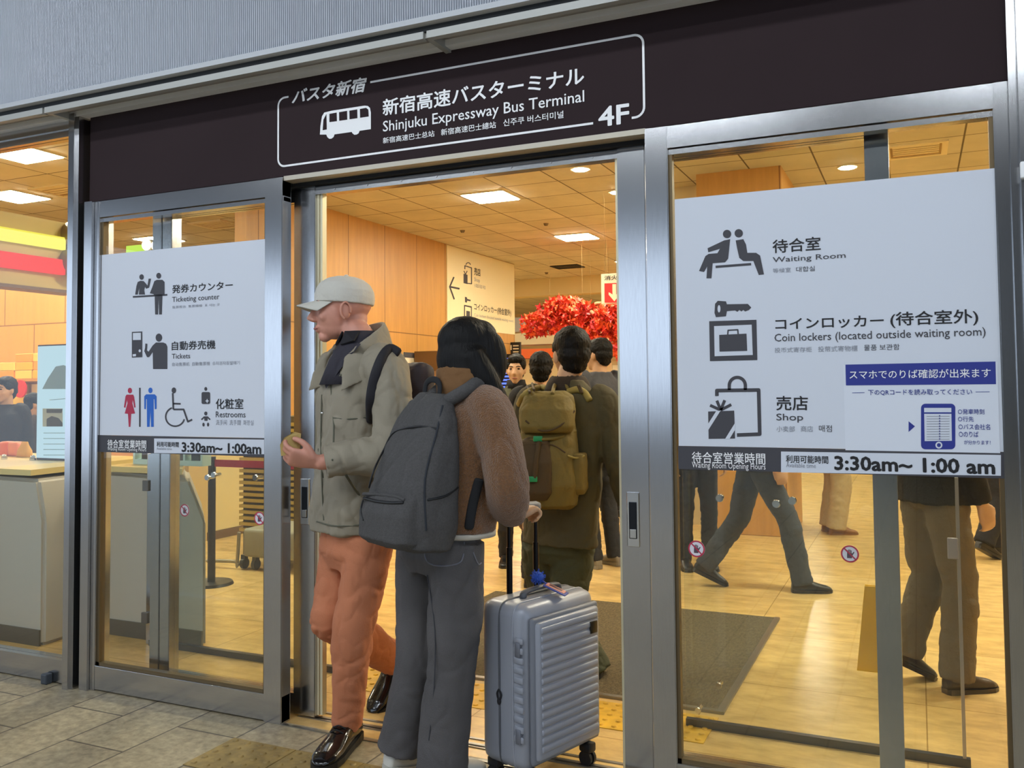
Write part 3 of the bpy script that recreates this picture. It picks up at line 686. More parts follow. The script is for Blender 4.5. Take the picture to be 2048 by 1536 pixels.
# ------------------------------------------------------------------ sign on the wood wall
WALLP = Plane(lambda u, v: onx(u, v, -6.175), (1, 0, 0)); c6 = lambda x, y: (640+x/3.0118, 300+y/3.0118)
M_IVORY = mat('ivory_sign_face', 'e4d6ac', .6)
sg = thing('direction_sign', 'ivory sign with left arrow on the wood wall, pointing to shop and lockers', 'sign', (-6.18, 9.4, 2.93))
obj('panel', bx(-6.186, -6.176, 8.19, 10.56, 2.33, 3.52), M_IVORY, sg)
art('arrow', WALLP, [('L', [(806,765),(781,824),(808,900)], 9, 0), ('L', [(783,824),(840,836)], 11, 0)], [CHAR], sg, c6)
art('pictogram', WALLP, [('L', [(872,718),(872,697),(912,710),(912,806),(885,803)], 6, 0), ('A', (892,692), 13, 180, 360, 5, 0), ('P', [(864,745),(888,752),(888,808),(864,802)], 0), ('L', [(876,750),(866,728)], 5, 0), ('L', [(876,750),(886,728)], 5, 0)], [CHAR], sg, c6)
art('pictogram', WALLP, [('P', [(872,884),(885,888),(886,896),(908,903),(905,912),(886,908),(884,920),(873,917)], 0), ('P', [(867,932),(914,942),(914,1030),(867,1022)], 0), ('P', [(873,942),(908,950),(908,1022),(873,1014)], 1), ('P', [(880,968),(902,972),(902,1006),(880,1002)], 2)], [CHAR, M_IVORY, CHAR], sg, c6)
text('売店', WALLP, (928,752), (966,717), INK, sg, c6, .015); text('Shop', WALLP, (928,797), (962,775), GREYINK, sg, c6); text('小卖部 商店 매점', WALLP, (928,826), (995,818), GREYINK, sg, c6)
text('コインロッカー(待合室外)', WALLP, (928,970), (1150,962), INK, sg, c6, .012)
text('Coin lockers (located outside waiting room)', WALLP, (928,1008), (1165,1022), GREYINK, sg, c6)

# fire extinguisher sign
y = 6.0; EXP = Plane(lambda u, v: on(u, v, 5.988), (0, -1, 0)); c5 = lambda x, y: (980+x/5.12, 500+y/5.12)
a, b = on(1203.5, 608, y), on(1254, 545, y); fx = thing('fire_extinguisher_sign', 'hanging white sign with red square and white down arrow', 'sign', ((a.x+b.x)/2, y, a.z))
obj('panel', bx(a.x, b.x, y-.011, y+.011, a.z, b.z), mat('ivory_plate', 'efe6cc', .5), fx)
bm = BM()
for x in (a.x+.04, b.x-.04): cyl(bm, (x, y, b.z), (x, y, ZC), .0015, n=8)
obj('hanger_rod', bm, mat('dull_wire', '7a6440', .9), fx)
art('red_square', EXP, [('P', [(1172,342),(1364,335),(1366,540),(1174,540)], 0), ('P', [(1254,350),(1292,349),(1293,455),(1313,440),(1331,430),(1331,455),(1274,526),(1216,458),(1216,433),(1236,442),(1255,456)], 1)], [RED, mat('ivory_arrow', 'f2e6c6', .5)], fx, c5)
text('消火器', EXP, (1172,312), (1377,252), INK, fx, c5, .015)

# ------------------------------------------------------------------ red maple garland with branches
def garland():
    t = thing('maple_garland', 'garland of red and orange artificial maple leaves under the ceiling', 'garland', on(1140, 640, 9.0))
    rnd = random.Random(3); Y = 9.0
    bm = BM(); bm2 = BM(); bm3 = BM()
    blobs = [(1065, 650, 24, 26, 60), (1090, 640, 26, 30, 90), (1118, 628, 32, 34, 190), (1145, 632, 32, 36, 190), (1170, 640, 34, 34, 170), (1195, 650, 34, 30, 150), (1220, 634, 26, 28, 130), (1238, 650, 22, 36, 120), (1245, 690, 16, 30, 70), (1130, 655, 40, 14, 90), (1205, 690, 14, 14, 18)]
    for (u, v, ru, rv, n) in blobs:
        for i in range(int(n*1.5)):
            a, r = rnd.random()*6.283, math.sqrt(rnd.random())
            p = on(u+ru*r*math.cos(a), v+rv*r*math.sin(a), Y+rnd.uniform(-.35, .35)); s = rnd.uniform(.045, .085)
            M = Matrix.Rotation(rnd.random()*6.28, 3, 'Z') @ Matrix.Rotation(rnd.uniform(.5, 2.4), 3, 'X') @ Matrix.Rotation(rnd.random()*6.28, 3, 'Z')
            tgt = (bm, bm2, bm3)[rnd.choice((0, 0, 1, 1, 2))]; pts = []
            for k in range(10):
                q = k*math.pi/5; rad = s*(1 if k % 2 == 0 else .42)
                pts.append(p + M @ Vector((rad*math.cos(q), rad*math.sin(q), .012*math.sin(3*q))))
            tgt.faces.new([tgt.verts.new(q) for q in pts])
    for b_, nm, c in ((bm, 'red_leaves', 'd8321c'), (bm2, 'orange_leaves', 'e8582a'), (bm3, 'crimson_leaves', 'b51f24')):
        o = obj(nm, b_, mat('leaf_'+nm, c, .6), t); o['kind'] = 'stuff'
    for pts, r in (([(1128, 602), (1150, 612), (1185, 628), (1202, 637)], .05), ([(1180, 618), (1195, 607), (1222, 612), (1246, 626)], .03), ([(1152, 598), (1160, 606), (1128, 604)], .02), ([(1222, 650), (1240, 664), (1250, 672)], .03), ([(1090, 606), (1115, 615), (1140, 622)], .02)):
        bb = BM(); stube(bb, [on(u, v, Y-.1) for u, v in pts], r, 10); obj('branch', bb, mat('garland_branch', '8a5a34', .7), t, smooth=True)
    for u, v in ((1100, 612), (1165, 618), (1215, 612)):
        p = on(u, v, Y-.1); bb = BM(); cyl(bb, (p.x, p.y, p.z-.05), (p.x, p.y, ZC), .0009, n=6); obj('hanging_wire', bb, mat('dull_wire', '7a6440', .9), t)
garland()

# ------------------------------------------------------------------ far kiosk: gutter, orange fascia, menu board, banner, departure display
def frontbox(name, label, cat, u0, v0, u1, v1, y, d, m, bev=0, grp=None, parent=None):
    a, b = on(u0, v1, y), on(u1, v0, y); bm = bx(a.x, b.x, y, y+d, a.z, b.z, bev)
    o = obj(name, bm, m, parent)
    return T(o, label, cat, grp) if label else o
k = thing('food_kiosk', 'far kiosk with orange fascia and pale shutter box beyond the wood wall', 'kiosk', on(1150, 760, 12.2))
M_OR = mat('orange_fascia', 'd8601e', .5)
frontbox('fascia', None, None, 1028, 690, 1330, 717, 12.2, .5, M_OR, parent=k)
frontbox('shutter_box', None, None, 1030, 664, 1112, 690, 12.15, .5, mat('pale_metal', 'c8bd9c', .4, .3), parent=k)
for (u0, u1) in ((1030, 1058), (1062, 1105)): frontbox('window_pane', None, None, u0, 634, u1, 664, 12.4, .05, mat('grey_pane', '9c9a98', .3), parent=k)
frontbox('counter_front', None, None, 1040, 717, 1330, 1000, 12.4, .5, mat('kiosk_cream', 'c7b489', .6), parent=k)
for u in (1070, 1135, 1225): frontbox('poster', None, None, u, 730, u+26, 752, 12.36, .03, mat('poster_white', 'e2d8bc', .5), parent=k)
mb = thing('menu_board', 'black menu board with white rows next to the dark-haired woman', 'board', on(1025, 700, 10.4))
frontbox('panel', None, None, 1004, 684, 1040, 716, 10.4, .05, mat('board_black', '15130f', .5), parent=mb)
for i in range(4):
    frontbox('text_row', None, None, 1026, 690+i*6, 1037, 693+i*6, 10.39, .008, mat('board_row', 'cfc4a4', .5), parent=mb)
frontbox('symbol', None, None, 1017, 690, 1023, 700, 10.39, .008, mat('board_row', 'cfc4a4', .5), parent=mb)
dp = thing('departure_display', 'dark departure display with glowing blue rows', 'screen', on(1008, 750, 10.0))
frontbox('panel', None, None, 985, 708, 1024, 800, 10.0, .08, mat('display_black', '0b0b12', .3), parent=dp)
for i in range(11): frontbox('blue_row', None, None, 992+(i*7) % 5, 716+i*7, 1019-(i*5) % 6, 720+i*7, 9.99, .01, emat('display_blue', (.12, .2, 1.0), 1.6), parent=dp)
bn = thing('hanging_banner', 'plain pale banner hanging behind the man in the olive coat', 'banner', on(1203, 710, 9.6))
frontbox('cloth', None, None, 1178, 661, 1222, 790, 9.6, .012, mat('banner_cream', 'd9c39a', .7), parent=bn)
frontbox('top_bar', None, None, 1176, 658, 1224, 663, 9.59, .03, mat('thin_rod', '8a8270', .4, .5), parent=bn)
bm = BM()
for u in (1182, 1218): p = on(u, 658, 9.6); cyl(bm, p, (p.x, p.y, ZC), .0012, n=6)
obj('cord', bm, mat('dull_wire', '7a6440', .9), bn)
# notice frame and brown cabinet beside the wall
nb = thing('wall_notice', 'small notice with black heading on the wood wall behind the capped man', 'notice', (-6.18, 7.25, 1.85))
a, b = onx(808, 740, -6.17), onx(837, 706, -6.17)
obj('sheet', bx(-6.186, -6.178, a.y, b.y, a.z, b.z), mat('poster_white', 'e2d8bc', .5), nb); obj('heading', bx(-6.178, -6.175, a.y, b.y, b.z-.07, b.z), CHAR, nb)
bm = BM(); a, b = onx(852, 760, -5.75), onx(930, 702, -5.75); box(bm, -6.16, -5.75, a.y, b.y, 0, a.z+.12); box(bm, -6.16, -5.75, a.y+.4, b.y+.3, a.z+.12, b.z-.02)
o = obj('brown_cabinet', bm, mat('cabinet_brown', '6b4a22', .6)); T(o, 'stepped brown cabinet against the wood wall behind the woman', 'cabinet')

# ------------------------------------------------------------------ shop seen through the left window
fb = thing('shop_fascia', 'cream shop fascia with yellow and red light boxes left of the post', 'sign', (-6.2, 1.2, 2.5))
obj('beam', bx(-6.36, -6.19, -.0+.25, 2.0, 2.24, 2.78), mat('fascia_tan', 'b9a25c', .5), fb)
obj('yellow_light_box', bx(-6.19, -6.15, .25, 1.84, 2.555, 2.655, .004), emat('lit_yellow', (1.0, .88, .10), 1.15), fb)
obj('red_light_box', bx(-6.19, -6.15, .25, 1.84, 2.355, 2.475, .004), emat('lit_red', (1.0, .045, .02), 1.1), fb)
obj('bottom_edge', bx(-6.37, -6.18, .25, 2.0, 2.215, 2.24), mat('brown_base', '6a4e2c', .5), fb)
bm = BM(); cyl(bm, (-6.19, 1.93, 2.69), (-6.05, 1.93, 2.69), .11, n=24); cyl(bm, (-6.19, 1.93, 2.47), (-6.05, 1.93, 2.47), .12, n=24)
obj('round_bracket', bm, mat('dull_brass', '8d7b45', .45, .4), fb, auto=.6)
for i, (u, v) in enumerate(((293, 490), (312, 491))):
    p = on(u, v, 2.9); t = thing('spot_lamp', ('round spot lamp nearer the sign edge, above the left white sign', 'second round spot lamp above the left white sign')[i], 'spot lamp', p, 'spot lamps above the left sign')
    bm = BM(); cyl(bm, p+Vector((0, .02, 0)), p+Vector((0, .18, .02)), .055, .05, 20); obj('housing', bm, mat('lamp_grey', '8a8270', .4, .4), t, auto=.6)
    bm = BM(); ell(bm, p, (.05, .03, .05)); obj('bulb', bm, emat('lamp_glow', (1.0, .95, .7), 3.0), t, smooth=True)
    bm = BM(); cyl(bm, p+Vector((0, .1, .04)), (p.x, p.y+.1, 2.9 if i else 2.9), .012, n=8); cyl(bm, (p.x, p.y+.1, 2.85), (p.x, p.y+.1, ZC), .012, n=8); obj('stem', bm, mat('lamp_grey', '8a8270', .4, .4), t)
p = on(268, 497, 2.9); o = obj('green_exit_light', bx(p.x-.10, p.x+.10, 2.9, 2.95, p.z-.05, p.z+.03), emat('lit_green', (.55, .8, .1), 1.2)); T(o, 'small lit yellow-green box left of the two spot lamps', 'sign')
# ticket counters
def counter(label, x0, x1, slope, yf, dep, skew):
    c = thing('ticket_counter', label, 'counter', ((x0+x1)/2, 1.0, 0), 'pale ticket counters behind the left glass')
    M_C = mat('counter_grey', 'b9b3a3', .45); zt = 1.0
    bm = BM(); prof = [(x0, 0), (x1, 0), (x1-.005, .70), (x1-slope, .93), (x0+.02, .95), (x0, .90)]
    A = [bm.verts.new((x, yf, z)) for x, z in prof]; B = [bm.verts.new((x if x < x0+.1 else x-skew, yf+dep, z)) for x, z in prof]
    bm.faces.new(A); bm.faces.new(list(reversed(B)))
    for i in range(len(prof)): bm.faces.new((A[i], A[(i+1) % 6], B[(i+1) % 6], B[i]))
    bmesh.ops.recalc_face_normals(bm, faces=bm.faces[:]); bmesh.ops.bevel(bm, geom=bm.edges[:], offset=.02, segments=3, affect='EDGES', clamp_overlap=True); obj('front', bm, M_C, c, auto=.5)
    bm = BM(); xa, xb = x0+.03, x1-slope-.02
    loft(bm, [[Vector((x, y, z)) for x, y in ((xa, yf-.03), (xb, yf-.03), (xb-skew, yf+dep), (xa, yf+dep))] for z in (.952, .985)])
    obj('worktop', bm, mat('counter_top_yellow', 'e0c880', .35), c)
    obj('kick_strip', bx(x0+.02, x1-.02, yf-.01, yf+.002, .0, .09), mat('counter_kick', '5d574c', .5), c)
counter('grey ticket counter with curved end at the far left window', -5.9, -4.50, .06, .40, .95, .10)
counter('pale ticket counter behind the left sidelight with sloping end', -4.44, -3.63, .13, .735, .46, .46)
o = obj('yellow_pad', bx(-4.38, -4.2, .95, 1.13, .985, .992), mat('bright_yellow', 'efe01a', .5)); T(o, 'bright yellow pad lying on the counter behind the left sidelight', 'pad')
# glowing panel standing in for a signage reflection in the left window
ds = thing('signage_reflection', 'pale blue upright panel on the left counter standing in for a signage reflection', 'screen', (-4.9, .9, .985))
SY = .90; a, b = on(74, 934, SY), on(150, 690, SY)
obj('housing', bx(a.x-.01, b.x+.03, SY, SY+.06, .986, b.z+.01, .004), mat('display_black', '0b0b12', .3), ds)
obj('screen', bx(a.x, b.x+.02, SY-.006, SY, max(a.z, 1.0), b.z), emat('reflection_pale_blue', (.62, .86, .95), .82), ds)
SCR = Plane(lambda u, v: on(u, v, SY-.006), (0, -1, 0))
art('reflected_picture', SCR, [('P', [(96,757),(112,733),(128,730),(149,742),(149,778),(85,778)], 0), ('P', [(86,817),(126,817),(126,853),(86,853)], 1), ('P', [(94,818),(126,818),(124,826),(94,826)], 2), ('P', [(94,838),(104,832),(118,836),(126,846),(126,853),(94,853)], 2), ('P', [(139,878),(149,878),(149,907),(139,907)], 3)] +
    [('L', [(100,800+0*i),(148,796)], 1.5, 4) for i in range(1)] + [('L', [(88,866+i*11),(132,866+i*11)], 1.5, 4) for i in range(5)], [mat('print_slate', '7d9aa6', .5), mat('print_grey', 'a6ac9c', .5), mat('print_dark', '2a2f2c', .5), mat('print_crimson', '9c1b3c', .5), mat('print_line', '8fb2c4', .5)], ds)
# shelves and goods
sh = thing('shop_shelf', 'wooden shop shelf carrying yellow boxes along the orange wall', 'shelf', (-7.6, 2.9, 0))
for z in (.55, 1.24, 1.53): obj('shelf_board', bx(-9.2, -6.75, 2.75, 3.28, z, z+.03), mat('shelf_wood', 'c98f44', .5), sh)
for x in (-9.2, -6.78): obj('upright', bx(x, x+.03, 2.75, 3.28, 0, 1.66), mat('shelf_wood', 'c98f44', .5), sh)
def goods(name, label, cat, grp, x, y, z, sx, sy, sz, m): return T(obj(name, bx(x, x+sx, y, y+sy, z, z+sz, .004), m), label, cat, grp)
MY = [mat('box_yellow', 'f0b82c', .5), mat('box_amber', 'f2a030', .5), mat('box_lemon', 'f2d060', .5), mat('box_white', 'e8dcc0', .5), mat('box_orange', 'e8762a', .5)]
rnd = random.Random(5)
pos = {0: 'lowest', 1: 'middle', 2: 'top'}
for i in range(7):
    x = -8.6+i*.255; n = 3 if i in (2, 3, 4) else 2
    for j in range(n):
        goods('gift_box', 'yellow gift box in a stack on the upper shelf by the orange wall', 'box', 'yellow gift boxes on the upper shelf', x+.01*(j % 2), 2.84, 1.561+j*.082, .235, .3, .08, MY[(i+j) % 3])
for i in range(9):
    goods('magazine', 'upright magazine leaning on the middle shelf by the orange wall', 'magazine', 'magazines on the middle shelf', -9.1+i*.26, 2.80, 1.271, .20, .03, .235, MY[(3, 2, 3, 1, 2)[i % 5]])
for i in range(8):
    goods('snack_box', 'orange snack box on the lower shelf behind the shoppers', 'box', 'snack boxes on the lower shelf', -9.0+i*.27, 2.82, .58, .22, .25, .2+.05*(i % 3), MY[(4, 1, 4, 0)[i % 4]])
p = on(43, 737, 2.75); bm = BM(); cyl(bm, (p.x, 2.75, 1.46), (p.x, 2.735, 1.46), .085, n=28); o = obj('price_tag', bm, RED); T(o, 'round red price tag hanging in front of the magazines', 'tag')
for i, (u, nm, c) in enumerate(((15, 'left peach-coloured packet on the far left counter', 'e0653a'), (33, 'right peach-coloured packet on the far left counter', 'ea8a62'))):
    p = on(u, 925, 1.1); bm = BM(); rbox(bm, Vector((p.x, 1.1, 1.035)), Vector((1, 0, 0)), Vector((0, 1, 0)), Vector((0, 0, 1)), .05, .04, .05, .02); T(obj('sweets_packet', bm, mat('packet_%d' % i, c, .35), smooth=True), nm, 'packet', 'peach packets on the counter')
p = on(49, 930, 1.05); bm = BM(); loft(bm, [ring((p.x, 1.05, z), Vector((1, 0, 0)), Vector((0, 1, 0)), a, b, 16, 3) for z, a, b in ((.987, .06, .035), (1.03, .055, .03), (1.07, .035, .012), (1.09, .03, .005))]); T(obj('paper_bag', bm, mat('bag_yellow', 'd9a43a', .6), smooth=True), 'small crumpled yellow bag on the far left counter', 'bag')
for i, (u, v) in enumerate(((65, 940), (8, 936))):
    p = on(u, v, .86); bm = BM(); cyl(bm, (p.x, .86, .985), (p.x, .86, 1.0), .02, n=16); ell(bm, (p.x, .86, 1.008), (.016, .016, .012)); T(obj('call_bell', bm, CHROME, auto=.6), ('small chrome bell on the counter beside the signage reflection panel', 'small chrome bell at the left end of the counter')[i], 'bell', 'chrome bells on the counter')
# acrylic rack, belt barrier, louvre stack, luggage trolley
rk = thing('acrylic_rack', 'clear white-framed leaflet rack standing on the counter under the left sign', 'rack', (-4.2, 1.2, .985))
a, b = on(266, 934, .86), on(405, 896, .86); a.z = 1.006; M_AC = mat('pale_cyan_acrylic', 'c4e0dc', .2)
bm = BM(); box(bm, a.x, b.x, .86, .93, a.z-.02, a.z+.01); box(bm, a.x, b.x, .86, .93, b.z, b.z+.012)
for t in (0, .25, .5, .75, 1): x = a.x+(b.x-a.x-.015)*t; box(bm, x, x+.015, .86, .93, a.z+.01, b.z)
obj('frame', bm, M_AC, rk)
for t, c in ((.08, '5a4a40'), (.33, 'b8c0c0'), (.58, '6c5c50'), (.8, '3a3430')): x = a.x+(b.x-a.x)*t; obj('leaflet', bx(x, x+.06, .885, .905, a.z+.01, b.z-.004), mat('leaflet_'+c, c, .5), rk)
bb = thing('belt_barrier', 'belt barrier with dark post and red belt behind the left sidelight', 'barrier', (-4.3, 2.0, 0))
a, b = on(424, 927, 2.0), on(640, 935, 2.0); bm = BM(); cyl(bm, (a.x, 2.0, .02), (a.x, 2.0, a.z+.05), .028, n=20); cyl(bm, (a.x, 2.0, 0), (a.x, 2.0, .02), .16, .15, 28); obj('post', bm, mat('barrier_black', '2b2622', .4, .3), bb, auto=.6)
obj('belt', bx(a.x+.02, b.x, 1.997, 2.003, a.z-.022, a.z+.03), mat('belt_red', 'a3142e', .6), bb)
lv = thing('shutter_stack', 'tall stack of dark yellow slats behind the left sidelight', 'louvre', on(540, 1000, 3.0))
a, b = on(478, 1062, 3.0), on(603, 900, 3.0); bm = BM(); n = 19
for i in range(n): z = a.z+(b.z+.25-a.z)*i/n; box(bm, a.x, b.x, 3.0, 3.3, z, z+.028)
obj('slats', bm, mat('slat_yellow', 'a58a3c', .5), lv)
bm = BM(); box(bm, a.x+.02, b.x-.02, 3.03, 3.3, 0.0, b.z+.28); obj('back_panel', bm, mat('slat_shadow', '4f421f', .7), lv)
tr = thing('luggage_trolley', 'grey wheeled luggage trolley on the floor behind the left sidelight', 'trolley', onz(490, 1140))
yb = 2.5; a, b = on(484, 1114, yb), on(590, 1064, yb)
obj('basket', bx(a.x, b.x, yb, yb+.5, a.z, b.z, .03, 3), mat('trolley_grey', '8c8873', .5), tr, auto=.6)
bm = BM(); p0, p1, p2 = on(478, 1066, yb), on(474, 1130, yb), on(415, 1150, yb); stube(bm, [(p0.x, yb, p0.z), (p1.x, yb, p1.z), (p1.x-.02, yb, .06), (p2.x, yb, .045)], .014, 10); obj('handle_frame', bm, mat('trolley_tube', '8f8a78', .3, .6), tr, smooth=True)
for u in (480, 503, 560):
    x = on(u, 1140, yb).x; bm = BM(); cyl(bm, (x-.015, yb+.05, .042), (x+.015, yb+.05, .042), .042, n=20); box(bm, x-.02, x+.02, yb+.03, yb+.07, .06, a.z+.01); obj('castor', bm, mat('castor_dark', '4a4740', .5), tr, auto=.6)
# yellow floor sign behind the right glass
p = onz(1742, 1330); bm = BM()
t = thing('wet_floor_board', 'thin yellow folding floor board half hidden behind the right steel stile', 'floor sign', p)
for s_ in (-1, 1):
    bm = BM(); c = [(p.x-.06, p.y+s_*.12, 0), (p.x+.10, p.y+s_*.12, 0), (p.x+.08, p.y+s_*.015, .40), (p.x-.02, p.y+s_*.015, .40)]
    A = [bm.verts.new(q) for q in c]; B = [bm.verts.new((q[0], q[1]+.008, q[2])) for q in c]; bm.faces.new(A); bm.faces.new(B[::-1])
    for i in range(4): bm.faces.new((A[i], A[(i+1) % 4], B[(i+1) % 4], B[i]))
    bmesh.ops.recalc_face_normals(bm, faces=bm.faces[:]); obj('leaf_board', bm, mat('board_yellow', 'e8b81e', .5), t)

# ================================================================== people
M_SKIN = mat('skin_fair', 'c98d78', .5, var=.08, vscale=25); M_SKIN2 = mat('skin_light', 'c49a76', .5, var=.06, vscale=25)
M_HAIR = mat('black_hair', '0b0908', .6, spec=.25, bump=.5, bscale=120, stretch=(1, 1, .12)); M_HAIRB = mat('brown_hair', '4a2a18', .45, bump=.5, bscale=120, stretch=(1, 1, .12))
M_LIP = mat('lip', '9c5a50', .5); M_EYE = mat('dark_eye', '1a1310', .25); M_BROW = mat('brow_hair', '2a1e18', .7)
Z3 = Vector((0, 0, 1))
def V2(x, y): return Vector((x, y, 0)).normalized()

def hand(bm, w, d, n, side, curl=.5, k=1.0, thumb=.5):
    """w wrist, d wrist-to-knuckle direction, n out of the palm, side towards the thumb"""
    d = Vector(d).normalized(); n = Vector(n); n = (n - d*n.dot(d)).normalized(); s = d.cross(n).normalized()
    if s.dot(Vector(side)) < 0: s = -s
    palm = []
    for t, a, b in ((-.02, .024, .019), (.015, .031, .017), (.05, .040, .016), (.085, .042, .014), (.095, .038, .011)):
        palm.append(ring(w + d*(t*k), s, n, a*k, b*k, 16, 2.6))
    loft(bm, palm)
    for i, (off, L, r) in enumerate(((.031, .070, .0090), (.011, .078, .0093), (-.010, .073, .0090), (-.029, .058, .0080))):
        p = w + d*(.088*k) + s*(off*k); ang = 0; pts = [p - d*.012*k, p]
        for seg, c in ((.44, curl*.9), (.31, curl*1.15), (.25, curl*.8)):
            ang += c*(1+.06*i); p = p + (d*math.cos(ang) + n*math.sin(ang) + s*(off*.25))*(L*k*seg); pts.append(p)
        stube(bm, pts, [r*k*1.05, r*k*1.05, r*k, r*k*.93, r*k*.8], 10, 2)
    b = w + d*(.022*k) + s*(.026*k); q = (d*.62 + s*.62 + n*.45*thumb).normalized(); q2 = (d*.9 + s*.15 + n*.6*thumb).normalized(); q3 = (d*.95 - s*.25*thumb + n*.5*thumb).normalized()
    stube(bm, [b - q*.01*k, b + q*.032*k, b + q*.032*k + q2*.034*k, b + q*.032*k + q2*.034*k + q3*.026*k], [.014*k, .0125*k, .0105*k, .0088*k], 10, 2)

def head_frame(hc, f, up=Z3):
    f = Vector(f).normalized(); up = (Vector(up) - f*Vector(up).dot(f)).normalized(); r = f.cross(up)
    return Matrix((r, f, up)).transposed()
def head_shape(bm, hc, M, k=1.0):
    def e(c, r): ell(bm, hc + M @ (Vector(c)*k), tuple(x*k for x in r), M, 24, 16)
    e((0, -.018, .032), (.076, .096, .088)); e((0, .025, -.02), (.066, .070, .085)); e((0, .022, -.062), (.055, .066, .05)); e((0, .062, -.100), (.027, .024, .021))
    e((0, -.05, -.04), (.055, .045, .06)); e((0, .080, .026), (.048, .016, .011)); e((.038, .066, -.028), (.022, .018, .022)); e((-.038, .066, -.028), (.022, .018, .022))
    stube(bm, [hc + M @ (Vector(p)*k) for p in ((0, .088, .016), (0, .100, -.008), (0, .114, -.034))], [.010*k, .011*k, .0145*k], 10, 3)
    e((.012, .100, -.038), (.010, .012, .009)); e((-.012, .100, -.038), (.010, .012, .009))
    e((0, .088, -.066), (.023, .011, .0075)); e((0, .087, -.077), (.020, .011, .0075))
    for s in (1, -1):
        c = hc + M @ (Vector((s*.075, -.012, -.012))*k); Me = M @ Matrix.Rotation(-s*.35, 3, 'Z')
        ell(bm, c, (.010*k, .021*k, .033*k), Me, 14, 10)
def ear_detail(hc, M, k, m, parent):
    for s in (1, -1):
        bm = BM(); Me = M @ Matrix.Rotation(-s*.35, 3, 'Z'); c = hc + M @ (Vector((s*.082, -.011, -.012))*k)
        pts = [c + Me @ (Vector((s*.004, .019*math.cos(t)*1.0, .031*math.sin(t)))*k) for t in [math.radians(-70+i*26) for i in range(11)]]
        stube(bm, pts, [.004*k]*len(pts), 8, 2); obj('ear_rim', bm, m, parent, smooth=True)
def face_bits(hc, M, k, parent, eyes=True):
    if eyes:
        for s in (1, -1):
            bm = BM(); ell(bm, hc + M @ (Vector((s*.031, .081, .006))*k), (.013*k, .009*k, .0065*k), M); obj('eye', bm, M_EYE, parent, smooth=True)
            bm = BM(); stube(bm, [hc + M @ (Vector((s*x, y, z))*k) for x, y, z in ((.014, .092, .023), (.032, .088, .028), (.048, .074, .023))], [.0035*k, .004*k, .0025*k], 8, 3); obj('eyebrow', bm, M_BROW, parent, smooth=True)
        bm = BM(); stube(bm, [hc + M @ (Vector(p)*k) for p in ((-.021, .092, -.071), (0, .0985, -.0705), (.021, .092, -.071))], [.003*k, .0048*k, .003*k], 8, 3); obj('mouth', bm, M_LIP, parent, smooth=True)
def hair_short(hc, M, k, parent, m=None, amp=.006, name='hair'):
    bm = BM()
    def e(c, r): ell(bm, hc + M @ (Vector(c)*k), tuple(x*k for x in r), M, 24, 16)
    e((0, -.026, .048), (.085, .101, .086)); e((0, -.052, .0), (.080, .072, .072)); e((0, -.062, -.045), (.062, .045, .05)); e((0, .045, .082), (.066, .042, .036)); e((.055, .0, .035), (.032, .055, .045)); e((-.055, .0, .035), (.032, .055, .045))
    me = voxel(bm, .006*k, 2, (amp*k, (60, 60, 60), 3)); return obj(name, me, m or M_HAIR, parent)

def shoe(parent, ankle, f, pitch=0.0, k=1.0, m=None, msole=None, laces=False, L=.27, name='shoe', drop=.085):
    """ankle point, forward direction on the floor, pitch > 0 lifts the heel (toe down)"""
    f = V2(f[0], f[1]); r = f.cross(Z3); R0 = Matrix((r, f, Z3)).transposed() @ Matrix.Rotation(-pitch, 3, 'X'); A = Vector(ankle)
    def tr(x, y, z): return A + R0 @ Vector((x*k, y*k, (z-drop)*k))
    bm = BM(); h = L/.27
    prof = [(-.068, .022, .020, .058), (-.058, .033, .012, .088), (-.02, .038, .012, .105), (.03, .039, .012, .100), (.07, .042, .012, .078), (.12, .047, .012, .060), (.165, .044, .012, .050), (.192, .030, .014, .038), (.203, .014, .018, .028)]
    rings = []
    for y, w, z0, z1 in prof:
        pts = []
        for i in range(18):
            t = 2*math.pi*i/18; cx, sz = math.cos(t), math.sin(t)
            zz = (z0+z1)/2 + (z1-z0)/2*math.copysign(abs(sz)**.75, sz); ww = w*(math.copysign(abs(cx)**.7, cx))*(1 if sz < 0 else 1-.28*sz*sz)
            pts.append(tr(ww, y*h, zz))
        rings.append(pts)
    loft(bm, rings)
    s = obj(name, voxel(bm, .005, 3), m, parent)
    bm = BM()
    out = [(-.07, .020), (-.06, .034), (-.02, .040), (.02, .040), (.07, .044), (.12, .050), (.165, .047), (.195, .031), (.207, .012)]
    pl = [(w, y*h) for y, w in out] + [(-w, y*h) for y, w in reversed(out)]
    lo = [tr(x, y, 0) for x, y in pl]; hi = [tr(x, y, .020 if y > .0 else .026) for x, y in pl]
    loft(bm, [lo, hi]); bmesh.ops.recalc_face_normals(bm, faces=bm.faces[:]); obj('sole', bm, msole or m, s)
    if laces:
        for i in range(4):
            y = .028+i*.018; z = .104-i*.0085; bm = BM(); stube(bm, [tr(-.022, y, z-.006), tr(0, y+.005, z+.005), tr(.022, y, z-.006)], .0026, 8, 3); obj('lace', bm, mat('black_lace', '0a0a0a', .7), s, smooth=True)
        for sg in (1, -1):
            bm = BM(); stube(bm, [tr(0, .022, .110), tr(sg*.03, .005, .122), tr(sg*.045, .018, .108), tr(sg*.01, .026, .108)], .0024, 8, 3); obj('lace', bm, mat('black_lace', '0a0a0a', .7), s, smooth=True)
    return s

